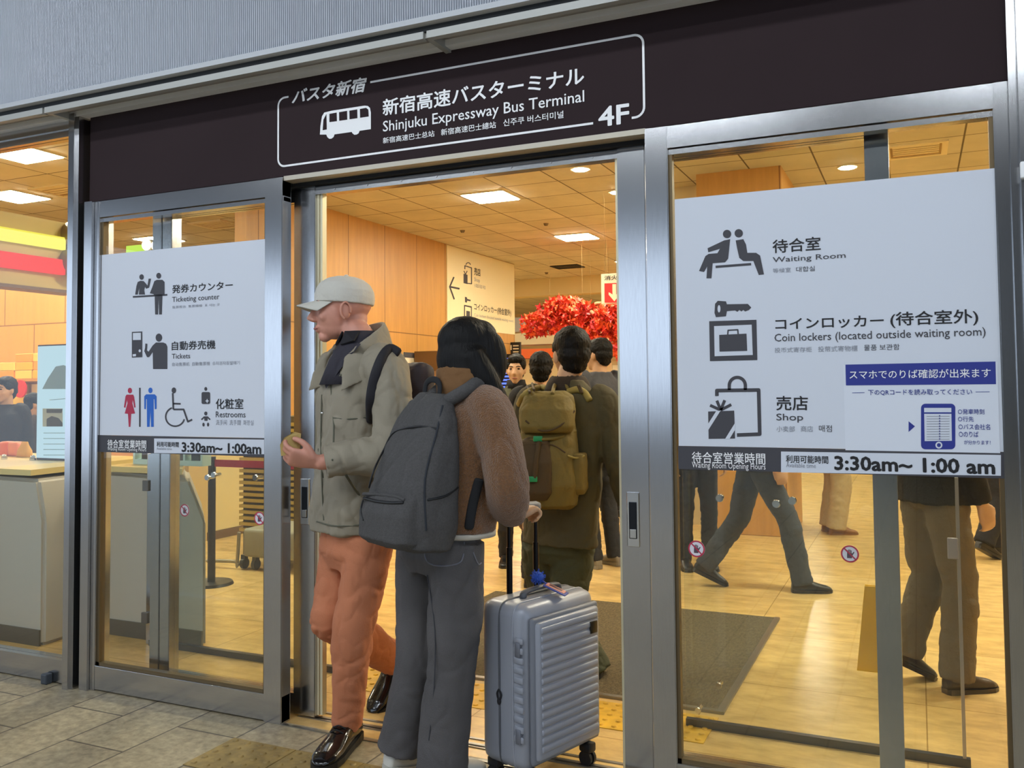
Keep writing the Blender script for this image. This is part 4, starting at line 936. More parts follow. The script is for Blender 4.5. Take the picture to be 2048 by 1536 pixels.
def limb(bm, pts, rad, sub=4, n=18): stube(bm, pts, rad, n, sub)
def torso(bm, secs, lat, fwd, p=2.3, n=28):
    """secs: (centre, half width along lat, half depth along fwd)"""
    loft(bm, [ring(c, lat, fwd, a, b, n, p) for c, a, b in secs])
def body_mesh(J, hc, M, k=1.0, fine=.006, hands=()):
    """one continuous figure: head, neck, trunk, arms, legs, hands"""
    bm = BM(); head_shape(bm, hc, M, k)
    nb = J['neck']; lat = (J['sh_r']-J['sh_l']).normalized(); fwd = Z3.cross(lat); fwd = fwd if fwd.dot(J['fwd']) > 0 else -fwd
    limb(bm, [nb - Z3*.04*k, nb + Z3*.02*k, hc + M @ Vector((0, -.022*k, -.06*k))], [.066*k, .056*k, .054*k])
    pe = J['pelvis']; ch = pe.lerp(nb, .62); wa = pe.lerp(nb, .3)
    torso(bm, [(pe - Z3*.10*k, .13*k, .08*k), (pe, .155*k, .10*k), (wa, .135*k, .085*k), (ch, .155*k, .10*k), (pe.lerp(nb, .88), .14*k, .075*k), (nb, .06*k, .05*k)], lat, fwd)
    for s in 'lr':
        limb(bm, [J['sh_'+s], J['sh_'+s].lerp(J['el_'+s], .5), J['el_'+s], J['el_'+s].lerp(J['wr_'+s], .4), J['wr_'+s]], [.052*k, .045*k, .038*k, .037*k, .026*k])
        limb(bm, [J['hip_'+s] + Z3*.05, J['hip_'+s], J['hip_'+s].lerp(J['kn_'+s], .5), J['kn_'+s], J['kn_'+s].lerp(J['an_'+s], .4), J['an_'+s]], [.062*k, .068*k, .056*k, .042*k, .040*k, .031*k])
        limb(bm, [J['an_'+s], J['an_'+s] - Z3*.03*k], [.034*k, .032*k])
    for h in hands:
        if fine > .0065: continue
        hand(bm, *h)
    if fine > .0065:
        for s in 'lr':
            d = (J['wr_'+s]-J['el_'+s]).normalized(); hand(bm, J['wr_'+s], d, J['fwd'].cross(d)*(1 if s == 'l' else -1)*-1, J['fwd'], .45, k*1.04)
    return voxel(bm, fine, 2)

def std(pos, f, H=1.7, stride=0.0, lead='l', bend=0.0, arms=(.08, .08)):
    """joints of an upright figure at floor point pos facing f; stride = step length"""
    s = H/1.75; p = Vector((pos[0], pos[1], 0)); f = V2(*f[:2]); r = f.cross(Z3); J = {'fwd': f}
    J['pelvis'] = p + Z3*.95*s; J['neck'] = p + Z3*1.475*s + f*.0
    for sd, q in (('l', -1), ('r', 1)):
        st = (stride/2 if sd == lead else -stride/2)
        J['hip_'+sd] = p + r*q*.085*s + Z3*.90*s
        J['kn_'+sd] = p + r*q*.095*s + f*(st*.55+.03*s+(.04 if stride and sd != lead else 0)) + Z3*.49*s
        J['an_'+sd] = p + r*q*.10*s + f*(st-.03) + Z3*(.085*s + (.07 if stride and sd != lead else 0))
        J['sh_'+sd] = p + r*q*.175*s + Z3*1.42*s
        a = arms[0] if sd == 'l' else arms[1]
        J['el_'+sd] = J['sh_'+sd] + r*q*.05*s + f*(-.03 + (a*.3)) - Z3*.29*s
        J['wr_'+sd] = J['el_'+sd] + r*q*-.01*s + f*(.02+a) - Z3*.25*s
    J['head'] = J['neck'] + Z3*.148*s + f*.02
    return J
def trousers_mesh(J, k=1.0, thigh=.088, knee=.070, hem=.062, vox=.009, wr=(.010, (8, 8, 13), 1), pel=(.165, .115), hemz=.03):
    bm = BM(); lat = (J['hip_r']-J['hip_l']); lat.z = 0; lat.normalize(); fwd = J['fwd']; pe = J['pelvis']; hc = (J['hip_l']+J['hip_r'])/2
    torso(bm, [(hc - Z3*.06*k, .12*k, .09*k), (hc, pel[0]*k, pel[1]*k), (pe + Z3*.03*k, pel[0]*.97*k, pel[1]*.95*k), (pe + Z3*.12*k, pel[0]*.88*k, pel[1]*.85*k)], lat, fwd)
    for s in 'lr':
        h, kn, an = J['hip_'+s], J['kn_'+s], J['an_'+s]; d = (an-kn).normalized()
        tube(bm, *smoothpts([h + Z3*.04*k, h.lerp(kn, .25), h.lerp(kn, .7), kn, kn.lerp(an, .5), an + d*hemz*k], [thigh*k, thigh*k, thigh*.9*k, knee*k, (knee+hem)/2*k, hem*k], 5), n=20, round_ends=False)
    return voxel(bm, vox, 2, wr)
def coat_mesh(J, k=1.0, w=.205, d=.135, hem=None, slv=.066, vox=.009, wr=(.010, (11, 11, 5), 2), cuff=.052, hemw=1.0, sleeve_to=.97):
    bm = BM(); lat = (J['sh_r']-J['sh_l']); lat.z = 0; lat.normalize(); fwd = J['fwd']; pe, nb = J['pelvis'], J['neck']
    hem = pe - Z3*.08*k if hem is None else hem
    torso(bm, [(hem, w*.95*k*hemw, d*1.02*k*hemw), (hem.lerp(nb, .25), w*.95*k, d*k), (hem.lerp(nb, .5), w*.96*k, d*k), (pe.lerp(nb, .68), w*1.02*k, d*1.03*k), (pe.lerp(nb, .86), w*.92*k, d*.86*k), (pe.lerp(nb, .95), w*.6*k, d*.66*k), (nb + Z3*.015*k, .085*k, .082*k)], lat, fwd, 2.5)
    for s in 'lr':
        sh, el, wr_ = J['sh_'+s], J['el_'+s], J['wr_'+s]; e = el.lerp(wr_, sleeve_to)
        stube(bm, [sh.lerp(nb, .25), sh, sh.lerp(el, .5), el, el.lerp(e, .5), e], [.07*k, slv*1.13*k, slv*1.05*k, slv*k, slv*.9*k, cuff*k], 18, 5, None, False)
    return voxel(bm, vox, 2, wr)

def bystander(label, pos, f, H, coat, legs, shoe_m, stride=0., lead='l', hair=M_HAIR, hf=None, skin=M_SKIN2, arms=(.08, .08), coatk={}, trk={}, hood=False, cat='person', group=None, collar=None, long_hair=False, eyes=True):
    J = std(pos, f, H, stride, lead, arms=arms); k = H/1.75
    t = thing('person', label, cat, (pos[0], pos[1], 0), group); M = head_frame(J['head'], hf or J['fwd'])
    obj('body', body_mesh(J, J['head'], M, k, .011), skin, t)
    obj('coat', coat_mesh(J, k, vox=.013, **coatk), coat, t); obj('trousers', trousers_mesh(J, k, vox=.012, **trk), legs, t)
    for s in 'lr':
        pitch = .45 if stride and s != lead else 0
        shoe(t, J['an_'+s] - J['fwd']*(.0), J['fwd'], pitch, 1.0, shoe_m, drop=.085)
    hr = hair_short(J['head'], M, k*(1.06 if hood else 1.0), t, hair, name='hood' if hood else 'hair')
    if long_hair:
        bm = BM(); c = J['head']; torso(bm, [(c + M @ Vector((0, -.05, .03)), .085, .07), (c + M @ Vector((0, -.055, -.08)), .088, .06), (c + M @ Vector((0, -.06, -.2)), .085, .045), (c + M @ Vector((0, -.05, -.27)), .06, .03)], M.col[0], M.col[1])
        obj('hair_length', voxel(bm, .01, 2, (.006, (50, 50, 8), 4)), hair, t)
    if eyes: face_bits(J['head'], M, k, t)
    if collar:
        bm = BM(); c = J['neck']; loft(bm, [ring(c + Z3*z, V2(1, 0), V2(0, 1), a, a, 20) for z, a in ((-.01, .10*k), (.03, .082*k), (.06, .076*k))]); obj('collar', bm, collar, t, smooth=True)
    return t, J

M_BLK = mat('black_cloth', '17161a', .85, bump=.3, bscale=90); M_GREYJ = mat('slate_jacket', '3f4148', .8, bump=.2, bscale=80); M_DG = mat('charcoal_trousers', '2f3238', .85, bump=.2, bscale=120)
M_BSHOE = mat('black_shoe', '121112', .35); M_BRSHOE = mat('brown_shoe', '8a5a26', .5); M_BEIGE = mat('beige_trousers', 'b39c74', .85, bump=.2, bscale=90); M_KHG = mat('grey_brown_trousers', '6b5f4a', .85, bump=.25, bscale=90)
M_OLJ = mat('dark_olive_jacket', '4a4a36', .8, bump=.2, bscale=90); M_GSOLE = mat('grey_sole', '3a3a3c', .6)

# ------------------------------------------------------------------ man in the white cap, walking out
def man():
    Y = -.08; f = V2(-.43, -.90); Lv = Vector((.90, -.43, 0)); Rv = -Lv
    J = {'fwd': f}
    J['pelvis'] = on(712, 1075, Y); J['neck'] = on(722, 690, Y+.01)
    J['sh_l'] = on(775, 742, Y-.085); J['el_l'] = on(768, 903, Y-.16); J['wr_l'] = on(640, 925, Y-.30)
    J['sh_r'] = on(665, 745, Y+.085); J['el_r'] = on(672, 900, Y+.14); J['wr_r'] = on(668, 975, Y-.0)
    J['hip_l'] = on(738, 1100, Y-.04); J['kn_l'] = on(706, 1262, Y-.10); J['an_l'] = on(694, 1448, Y-.02)
    J['hip_r'] = on(684, 1100, Y+.04); J['kn_r'] = on(662, 1240, Y-.02); J['an_r'] = on(788, 1318, Y+.50)
    t = thing('person', 'tall man in white cap and sage jacket walking out of the doorway', 'person', (J['an_l'].x, J['an_l'].y, 0))
    hf = Vector((-.80, -.60, -.02)); hc = on(683, 619, Y-.0); M = head_frame(hc, hf); k = 1.1
    hd = (on(585, 914, Y-.36) - J['wr_l']).normalized()
    obj('body', body_mesh(J, hc, M, k, .0052, [(J['wr_l'] + hd*.01, hd, Vector((.1, .75, .35)), Vector((0, -.1, 1)), .62, 1.08, .9), (J['wr_r'], -Z3, -f, f, .5, 1.0)]), M_SKIN, t)
    face_bits(hc, M, k, t); ear_detail(hc, M, k, M_SKIN, t)
    # shirt collar
    bm = BM(); nb = J['neck']
    loft(bm, [ring(c, Lv, f, a, b, 24) for c, a, b in ((nb - Z3*.16 + f*.05, .13, .12), (nb - Z3*.06 + f*.03, .105, .10), (nb + Z3*.02 + f*.005, .076, .076), (nb + Z3*.055 - f*.008, .069, .069), (nb + Z3*.05 - f*.008, .060, .060))])
    sh = obj('shirt', bm, mat('charcoal_shirt', '2d2a33', .85, bump=.2, bscale=80), t, smooth=True)
    bm = BM()
    for s in (-1, 1):
        a = nb + Z3*.05; pts = [a + Lv*s*.055 + f*.035, a + Lv*s*.012 + f*.075, a + Lv*s*.02 + f*.10 - Z3*.055, a + Lv*s*.07 + f*.07 - Z3*.04]
        A = [bm.verts.new(p) for p in pts]; B = [bm.verts.new(p + f*.006 + Z3*.004) for p in pts]; bm.faces.new(A); bm.faces.new(B[::-1])
        for i in range(4): bm.faces.new((A[i], A[(i+1) % 4], B[(i+1) % 4], B[i]))
    bmesh.ops.recalc_face_normals(bm, faces=bm.faces[:]); obj('collar', bm, mat('black_collar', '131117', .8), sh)
    # jacket
    M_SAGE = mat('sage_jacket', '8f8674', .78, bump=.12, bscale=90, var=.06, vscale=5)
    bm = BM(); hem = on(706, 1060, Y); lat = Rv
    torso(bm, [(hem, .178, .150), (hem.lerp(nb, .12), .190, .160), (hem.lerp(nb, .30), .178, .148), (hem.lerp(nb, .52), .180, .146), (hem.lerp(nb, .72), .200, .150), (hem.lerp(nb, .86), .195, .132), (hem.lerp(nb, .94), .150, .110), (nb - Z3*.0, .10, .09)], lat, f, 2.5, 32)
    stube(bm, [J['sh_l'].lerp(nb, .35), J['sh_l'], J['sh_l'].lerp(J['el_l'], .5) + Vector((.03, 0, 0)), J['el_l'] + Vector((.02, 0, -.01)), J['el_l'].lerp(J['wr_l'], .5), J['el_l'].lerp(J['wr_l'], .93)], [.085, .088, .080, .080, .072, .062], 20, 6, None, False)
    stube(bm, [J['sh_r'].lerp(nb, .35), J['sh_r'], J['sh_r'].lerp(J['el_r'], .5), J['el_r'], J['wr_r']], [.08, .076, .068, .06, .055], 18, 5, None, False)
    jk = obj('jacket', voxel(bm, .0075, 2, (.014, (10, 10, 6), 4)), M_SAGE, t)
    # stand-up collar open at the front
    bm = BM(); rows = []
    for i in range(31):
        a = math.radians(-128 + 256*i/30); dirv = -f*math.cos(a) + Lv*math.sin(a); w = abs(a)/math.radians(128)
        r0, r1 = .088, .135 + .02*w; z0, z1 = -.015 - .12*w*w, .092 - .15*w*w
        c = nb + f*(.012 + .05*w*w)
        rows.append([c + dirv*r0 + Z3*(z0 - .03), c + dirv*(r0+.012) + Z3*((z0+z1)/2), c + dirv*(r0+.006) + Z3*z1, c + dirv*(r0+.022) + Z3*(z1+.006), c + dirv*(r1) + Z3*((z0+z1)/2 - .02), c + dirv*(r1+.018) + Z3*(z0 - .055)])
    loft(bm, rows, True); bmesh.ops.recalc_face_normals(bm, faces=bm.faces[:]); obj('collar', voxel(bm, .006, 2, (.005, (12, 12, 12), 8)), M_SAGE, jk)
    # placket, pocket flap, snaps, hem cord, cuff
    def surf(u, v, dy=-.3):
        me = jk.data; o = CAM.copy(); d = ray(u, v).normalized(); return o, d
    from mathutils.bvhtree import BVHTree
    bv = BVHTree.FromPolygons([v.co for v in jk.data.vertices], [p.vertices for p in jk.data.polygons])
    def hit(u, v, lift=.003):
        loc, n, i, dist = bv.ray_cast(CAM, ray(u, v).normalized()); 
        return (loc + n*lift) if loc is not None else on(u, v, Y-.15)
    def seam(pts, r, nm, m): bm = BM(); stube(bm, [hit(u, v, r*.3) for u, v in pts], r, 8, 4); return obj(nm, bm, m, jk, smooth=True)
    M_SEAM = mat('sage_seam', '5e5d4e', .85)
    seam([(662, 772), (668, 850), (665, 920)], .0035, 'placket_edge', M_SEAM); seam([(644, 790), (642, 880), (645, 985), (648, 1040)], .003, 'placket_edge', M_SEAM)
    seam([(668, 836), (700, 838), (735, 834)], .003, 'yoke_seam', M_SEAM); seam([(692, 950), (715, 985), (735, 1005)], .005, 'pocket_edge', M_SEAM)
    seam([(634, 1043), (670, 1052), (720, 1050)], .003, 'hem_seam', M_SEAM); seam([(655, 770), (680, 752), (705, 738), (708, 750)], .004, 'flap_edge', M_SEAM)
    seam([(637, 898), (641, 928), (647, 955)], .003, 'cuff_seam', M_SEAM)
    for (u, v, m) in ((697, 753, M_SEAM), (646, 826, CHROME), (632, 930, M_SEAM)):
        bm = BM(); p = hit(u, v, .003); ell(bm, p, (.0065, .0065, .0065), None, 12, 8); obj('snap', bm, m, jk, smooth=True)
    # shirt front showing in the open jacket
    bm = BM(); nV = 8; L_ = [(664, 704), (662, 722), (659, 740), (656, 757), (655, 774)]; R_ = [(722, 688), (708, 708), (693, 728), (676, 752), (657, 778)]
    g = [[hit(a[0]+(b[0]-a[0])*j/nV, a[1]+(b[1]-a[1])*j/nV, .011) for j in range(nV+1)] for a, b in zip(L_, R_)]
    vv = [[bm.verts.new(p) for p in r] for r in g]
    for i in range(4):
        for j in range(nV): bm.faces.new((vv[i][j], vv[i][j+1], vv[i+1][j+1], vv[i+1][j]))
    obj('shirt_front', bm, mat('charcoal_shirt', '2d2a33', .85), sh, smooth=True)
    # trousers and shoes
    M_SALM = mat('salmon_trousers', 'bb7450', .85, bump=.15, bscale=160, var=.07, vscale=6)
    bm = BM(); hc_ = (J['hip_l']+J['hip_r'])/2
    torso(bm, [(hc_ - Z3*.07, .13, .10), (hc_ + Z3*.0, .170, .125), (J['pelvis'] + Z3*.06, .165, .12)], lat, f)
    h, kn, an = J['hip_l'], J['kn_l'], J['an_l']
    tube(bm, *smoothpts([h + Z3*.05, h.lerp(kn, .3), h.lerp(kn, .7), kn, kn.lerp(an, .45), kn.lerp(an, .8), an - Z3*.005], [.098, .094, .086, .079, .074, .070, .062], 5), n=22, round_ends=False)
    h, kn, an = J['hip_r'], J['kn_r'], J['an_r']
    tube(bm, *smoothpts([h + Z3*.05, h.lerp(kn, .4), h.lerp(kn, .8), kn, kn.lerp(an, .35), kn.lerp(an, .7), an], [.094, .088, .084, .084, .082, .078, .072], 5), n=22, round_ends=False)
    obj('trousers', voxel(bm, .0075, 2, (.013, (8, 8, 8), 6)), M_SALM, t)
    M_PAT = mat('polished_black_leather', '100c0b', .16, coat=.5, bump=.05, bscale=14)
    shoe(t, J['an_l'] + Vector((0, 0, 0)), (.20, -.98), 0.0, 1.16, M_PAT, mat('black_sole', '16130f', .5), True, L=.30, drop=(J['an_l'].z-.009)/1.16)
    toe = on(748, 1412, Y+.36); d = toe - (J['an_r']); fl = math.hypot(d.x, d.y); pit = math.atan2(-d.z, fl) - .28
    shoe(t, J['an_r'] + Vector((.0, 0, .0)), (d.x, d.y), pit, 1.12, M_PAT, mat('black_sole', '16130f', .5), False, L=.29)
    # cap: crown, peak, button, rear strap
    M_CAP = mat('off_white_cap', 'c9c5ba', .85, bump=.15, bscale=120, var=.05, vscale=8); CM = M @ Matrix.Rotation(math.radians(5), 3, 'X')
    bm = BM(); rows = []
    cc = hc + M @ Vector((0, -.014, .040))
    for z, a, b in ((-.018, .0865, .110), (.012, .0885, .112), (.04, .086, .107), (.065, .074, .093), (.083, .055, .070), (.094, .030, .038), (.097, .008, .010)):
        rows.append(ring(cc + CM @ Vector((0, 0, z)), CM.col[0], CM.col[1], a*k, b*k, 32))
    loft(bm, rows); cp = obj('cap', voxel(bm, .004, 2, (.0025, (14, 14, 14), 9)), M_CAP, t)
    bm = BM(); up, lo = [], []
    for j in range(7):
        rr_ = j/6
        for i in range(15):
            a = math.radians(-62 + 124*i/14); sx = math.sin(a)*(.086); base = math.cos(a)*.095*k; ext = .085*math.cos(a*.95)**.6 if abs(a) < 1.5 else 0
            pt = Vector((sx*(1-.06*rr_), base + ext*rr_, -.012 - .028*rr_ - .018*(sx/.086)**2*(.4+rr_)))
            up.append(cc + CM @ (pt + Vector((0, 0, .003)))); lo.append(cc + CM @ (pt - Vector((0, 0, .002))))
    UV_ = [bm.verts.new(p) for p in up]; LV_ = [bm.verts.new(p) for p in lo]
    for j in range(6):
        for i in range(14):
            q = (j*15+i, j*15+i+1, (j+1)*15+i+1, (j+1)*15+i); bm.faces.new([UV_[x] for x in q]); bm.faces.new([LV_[x] for x in reversed(q)])
    edge = [i for i in range(15)] + [j*15+14 for j in range(1, 7)] + [6*15+i for i in range(13, -1, -1)] + [j*15 for j in range(5, 0, -1)]
    for a, b in zip(edge, edge[1:]+edge[:1]): bm.faces.new((UV_[a], UV_[b], LV_[b], LV_[a]))
    bmesh.ops.recalc_face_normals(bm, faces=bm.faces[:]); obj('peak', bm, M_CAP, cp, smooth=True)
    bm = BM(); ell(bm, cc + CM @ Vector((0, 0, .099)), (.009, .009, .005)); obj('button', bm, M_CAP, cp, smooth=True)
    bm = BM(); stube(bm, [cc + CM @ Vector((x, y, z)) for x, y, z in ((-.045, -.100, .008), (0, -.119, .004), (.045, -.100, .008))], .004, 8, 4); obj('strap', bm, mat('cap_strap', 'b0ab9c', .8), cp, smooth=True)
    # ring on the finger, paper in the hand
    pp = on(581, 886, Y-.36); bm = BM(); c = pp
    ax = (RT*.95 + UP*.25).normalized(); ay = UP; nn = FW
    sh_ = [(-.030, -.035), (.028, -.04), (.034, .022), (.012, .034), (-.018, .024), (-.034, .004)]
    A = [bm.verts.new(c + ax*x*1.1 + ay*y*1.1 - nn*.0 + nn*(.012*math.sin(x*60))) for x, y in sh_]; B = [bm.verts.new(v.co + nn*.003) for v in A]
    bm.faces.new(A); bm.faces.new(B[::-1])
    for i in range(6): bm.faces.new((A[i], A[(i+1) % 6], B[(i+1) % 6], B[i]))
    bmesh.ops.recalc_face_normals(bm, faces=bm.faces[:]); T(obj('folded_ticket', bm, mat('tan_paper', 'b59a5c', .8)), 'small folded tan paper held in the hand of the capped man', 'paper')
    # backpack seen only at its strap and edge
    bp = thing('backpack', 'dark slim backpack on the back of the man in the white cap', 'backpack', on(800, 880, Y+.05))
    bc = nb - Z3*.27 - f*.235 + Lv*.0
    bm = BM(); rbox(bm, bc, Lv, f, Z3, .135, .055, .20, .045, 4); obj('pack', voxel(bm, .008, 2, (.006, (12, 12, 12), 5)), mat('dark_plum_nylon', '2c2328', .7), bp)
    P0 = [(793, 706), (780, 700), (768, 712), (756, 738), (748, 770), (744, 805), (742, 838)]
    bm = BM(); pts = [hit(u, v, .006) for u, v in P0]; stube(bm, pts, .019, 12, 4, (ray(750, 770), .35)); obj('shoulder_strap', bm, mat('black_strap', '15121a', .7), bp, smooth=True)
man()

# ------------------------------------------------------------------ woman with the grey backpack
def woman():
    Y = -.22; f = V2(.433, .902); Rv = Vector((.902, -.433, 0)); n = -f
    J = {'fwd': f}
    J['pelvis'] = on(882, 1085, Y); J['neck'] = on(935, 785, Y)
    J['sh_r'] = on(978, 822, Y-.07); J['el_r'] = on(1018, 962, Y-.10); J['wr_r'] = on(1030, 1036, Y+.02)
    J['sh_l'] = on(878, 825, Y+.08); J['el_l'] = on(862, 960, Y+.13); J['wr_l'] = on(892, 1000, Y+.20)
    J['hip_r'] = on(915, 1110, Y-.035); J['kn_r'] = on(906, 1310, Y-.03); J['an_r'] = on(884, 1520, Y-.04)
    J['hip_l'] = on(842, 1110, Y+.04); J['kn_l'] = on(838, 1300, Y+.02); J['an_l'] = on(803, 1496, Y+.02)
    t = thing('person', 'woman with long black hair in brown fleece and grey jeans, seen from behind', 'person', (J['an_r'].x, J['an_r'].y, 0))
    hc = on(944, 706, Y+.02); hf = Vector((.62, .78, .02)); M = head_frame(hc, hf); k = 1.0
    grip = on(1062, 1020, Y+.08); hd = (grip - J['wr_r']).normalized()
    obj('body', body_mesh(J, hc, M, k, .0055, [(J['wr_r'], (hd + Vector((0, .25, .1))).normalized(), Vector((.1, .1, -1)), Vector((-.5, .8, .2)), .95, .95, .8), (J['wr_l'], (f - Z3*.6), Vector((1, 0, -.4)), f, .5, .95)]), M_SKIN2, t)
    face_bits(hc, M, k, t)
    M_DEN = mat('grey_denim', '524f4f', .85, bump=.35, bscale=260, var=.12, vscale=7)
    bm = BM(); hcn = (J['hip_l']+J['hip_r'])/2
    torso(bm, [(hcn - Z3*.06, .13, .10), (hcn + Z3*.0, .178, .128), (hcn + Z3*.08, .172, .122), (J['pelvis'] + Z3*.10, .150, .105)], Rv, f)
    for s, rad in (('r', [.100, .104, .100, .094, .092, .094, .100]), ('l', [.098, .100, .094, .088, .086, .088, .094])):
        h, kn, an = J['hip_'+s], J['kn_'+s], J['an_'+s]
        tube(bm, *smoothpts([h + Z3*.05, h.lerp(kn, .25), h.lerp(kn, .65), kn, kn.lerp(an, .4), kn.lerp(an, .8), an - Z3*(.045 if s == 'r' else .004)], [x*.97 for x in rad], 5), n=22, round_ends=False)
    jn = obj('jeans', voxel(bm, .0075, 2, (.010, (7, 7, 6), 11)), M_DEN, t)
    from mathutils.bvhtree import BVHTree
    bv = BVHTree.FromPolygons([v.co for v in jn.data.vertices], [p.vertices for p in jn.data.polygons])
    def hj(u, v, l=.002):
        loc, nn, i, d = bv.ray_cast(CAM, ray(u, v).normalized()); return loc + nn*l if loc is not None else on(u, v, Y-.12)
    def seam(pts, r, nm, m): bm = BM(); stube(bm, [hj(u, v, r*.4) for u, v in pts], r, 8, 4); obj(nm, bm, m, jn, smooth=True)
    M_ST = mat('denim_seam', '6c6c74', .8)
    seam([(852, 1085), (850, 1112), (862, 1128), (890, 1132), (918, 1126), (926, 1112), (928, 1085)], .0028, 'pocket_stitching', M_ST); seam([(946, 1105), (956, 1128), (962, 1126)], .0025, 'pocket_stitching', M_ST)
    seam([(855, 1150), (870, 1260), (868, 1380), (858, 1480)], .002, 'leg_seam', mat('denim_seam_dark', '37373c', .85))
    M_WS = mat('white_sneaker', 'c9c6bc', .6)
    shoe(t, J['an_l'], f, .12, 1.0, M_WS, mat('sneaker_sole', 'b5b1a6', .6), L=.25, drop=J['an_l'].z-.005); shoe(t, J['an_r'], f, 0, 1.0, M_WS, mat('sneaker_sole', 'b5b1a6', .6), L=.25, drop=J['an_r'].z-.009)
    # fleece jacket
    M_FL = mat('brown_boucle_fleece', '7a4f24', .95, bump=1.0, bscale=240, var=.2, vscale=120, sheen=.4)
    bm = BM(); hem = on(915, 1058, Y); nb = J['neck']
    torso(bm, [(hem, .155, .118), (hem.lerp(nb, .15), .165, .125), (hem.lerp(nb, .45), .165, .122), (hem.lerp(nb, .72), .176, .122), (hem.lerp(nb, .88), .168, .108), (hem.lerp(nb, .96), .11, .09), (nb + Z3*.02, .085, .082)], Rv, f, 2.5, 30)
    stube(bm, [J['sh_r'].lerp(nb, .4), J['sh_r'], J['sh_r'].lerp(J['el_r'], .5) + Vector((.012, -.01, 0)), J['el_r'] + Vector((.0, -.015, -.015)), J['el_r'].lerp(J['wr_r'], .55) + Vector((-.01, 0, -.02)), J['wr_r'].lerp(J['el_r'], .06)], [.076, .080, .079, .079, .070, .046], 20, 6, None, False)
    stube(bm, [J['sh_l'].lerp(nb, .4), J['sh_l'], J['sh_l'].lerp(J['el_l'], .5), J['el_l'], J['wr_l']], [.07, .074, .07, .066, .05], 18, 5, None, False)
    fl = obj('fleece_jacket', voxel(bm, .007, 2, (.009, (9, 9, 6), 13)), M_FL, t)
    bm = BM(); loft(bm, [ring(c, Rv, f, a, b, 24) for c, a, b in ((nb - Z3*.03, .125, .112), (nb + Z3*.03 - f*.012, .112, .104), (nb + Z3*.085 - f*.02, .100, .096), (nb + Z3*.095 - f*.02, .086, .082), (nb + Z3*.03, .07, .07))])
    obj('collar', voxel(bm, .006, 2, (.006, (20, 20, 20), 14)), mat('brown_collar_cloth', '74522f', .9, bump=.2, bscale=100), fl)
    bm = BM(); c = hem - Z3*.012; loft(bm, [ring(c + Z3*z, Rv, f, a, b, 28, 2.5) for z, a, b in ((-.006, .150, .114), (.012, .153, .117))]); obj('white_hem', bm, mat('white_undershirt', 'bdb6a8', .85), fl, smooth=True)
    # hair
    bm = BM()
    def e(c, r): ell(bm, hc + M @ Vector(c), r, M, 24, 16)
    e((0, -.024, .046), (.090, .106, .090)); e((0, -.045, -.02), (.096, .088, .11)); e((0, .025, .062), (.078, .070, .062)); e((.066, .035, -.03), (.032, .075, .115)); e((-.068, .01, -.02), (.03, .065, .105))
    r_ = M.col[0]
    stube(bm, [hc + M @ Vector(p) for p in ((.055, -.03, -.02), (.078, .0, -.09), (.085, .045, -.16), (.075, .085, -.22), (.06, .10, -.27))], [.062, .056, .046, .034, .012], 16, 4)
    stube(bm, [hc + M @ Vector(p) for p in ((-.05, -.035, -.03), (-.07, -.03, -.10), (-.088, -.02, -.16), (-.10, -.02, -.215))], [.06, .045, .026, .008], 16, 4)
    stube(bm, [hc + M @ Vector(p) for p in ((.03, -.05, -.03), (.05, -.045, -.09), (.07, -.02, -.15))], [.07, .06, .04], 16, 4)
    obj('hair', voxel(bm, .006, 6, (.0022, (60, 60, 5), 15)), M_HAIR, t)
    # backpack
    bp = thing('backpack', 'large grey cloth backpack with front zip pocket on the woman in fleece', 'backpack', on(820, 950, Y-.1))
    M_BP = mat('grey_melange_canvas', '4b4948', .9, bump=.4, bscale=300, var=.16, vscale=160)
    tilt = (Z3 + n*-.10).normalized(); up = (on(878, 790, Y-.1) - on(835, 1090, Y-.12)); up = (Z3*1.0 + f*.10).normalized()
    c0 = on(833, 940, Y-.16); l = Rv; dn = up.cross(l); dn = dn if dn.dot(n) > 0 else -dn
    bm = BM()
    secs = [(-.275, .135, .070, 0), (-.26, .165, .100, .0), (-.18, .178, .122, .004), (-.05, .176, .112, .0), (.08, .165, .088, -.012), (.18, .145, .062, -.028), (.245, .11, .042, -.04), (.275, .07, .026, -.048)]
    loft(bm, [ring(c0 + up*z + dn*o, l, dn, a, b, 32, 3.2) for z, a, b, o in secs])
    bk = obj('main_bag', voxel(bm, .007, 2, (.010, (7, 7, 5), 17)), M_BP, bp)
    bm = BM(); loft(bm, [ring(c0 + up*z + dn*o, l, dn, a, b, 28, 3.4) for z, a, b, o in ((-.262, .125, .05, .07), (-.24, .150, .062, .085), (-.15, .155, .062, .09), (-.095, .150, .05, .082), (-.075, .14, .03, .07))])
    fp = obj('front_pocket', voxel(bm, .006, 2, (.004, (12, 12, 9), 18)), M_BP, bp)
    bv = [BVHTree.FromPolygons([v.co for v in o.data.vertices], [p.vertices for p in o.data.polygons]) for o in (bk, fp)]
    def hb(u, v, lift):
        best = None
        for b in bv:
            loc, nn, i, d = b.ray_cast(CAM, ray(u, v).normalized())
            if loc is not None and (best is None or d < best[1]): best = (loc + nn*lift, d)
        return best[0] if best else on(u, v, Y-.25)
    M_ZIP = mat('black_zip', '131416', .5)
    def zp(nm, pts, r, m, par): bm = BM(); stube(bm, [hb(u, v, r*.3) for u, v in pts], r, 8, 4); return obj(nm, bm, m, par, smooth=True)
    zp('pocket_zip', [(728, 996), (755, 1003), (785, 1006), (806, 1005)], .0055, M_ZIP, fp); zp('zip_flap', [(727, 988), (755, 990), (790, 994), (808, 1000)], .006, M_BP, fp)
    zp('main_zip', [(738, 975), (748, 940), (768, 900), (785, 868), (810, 857), (845, 853), (872, 858)], .0035, M_ZIP, bk)
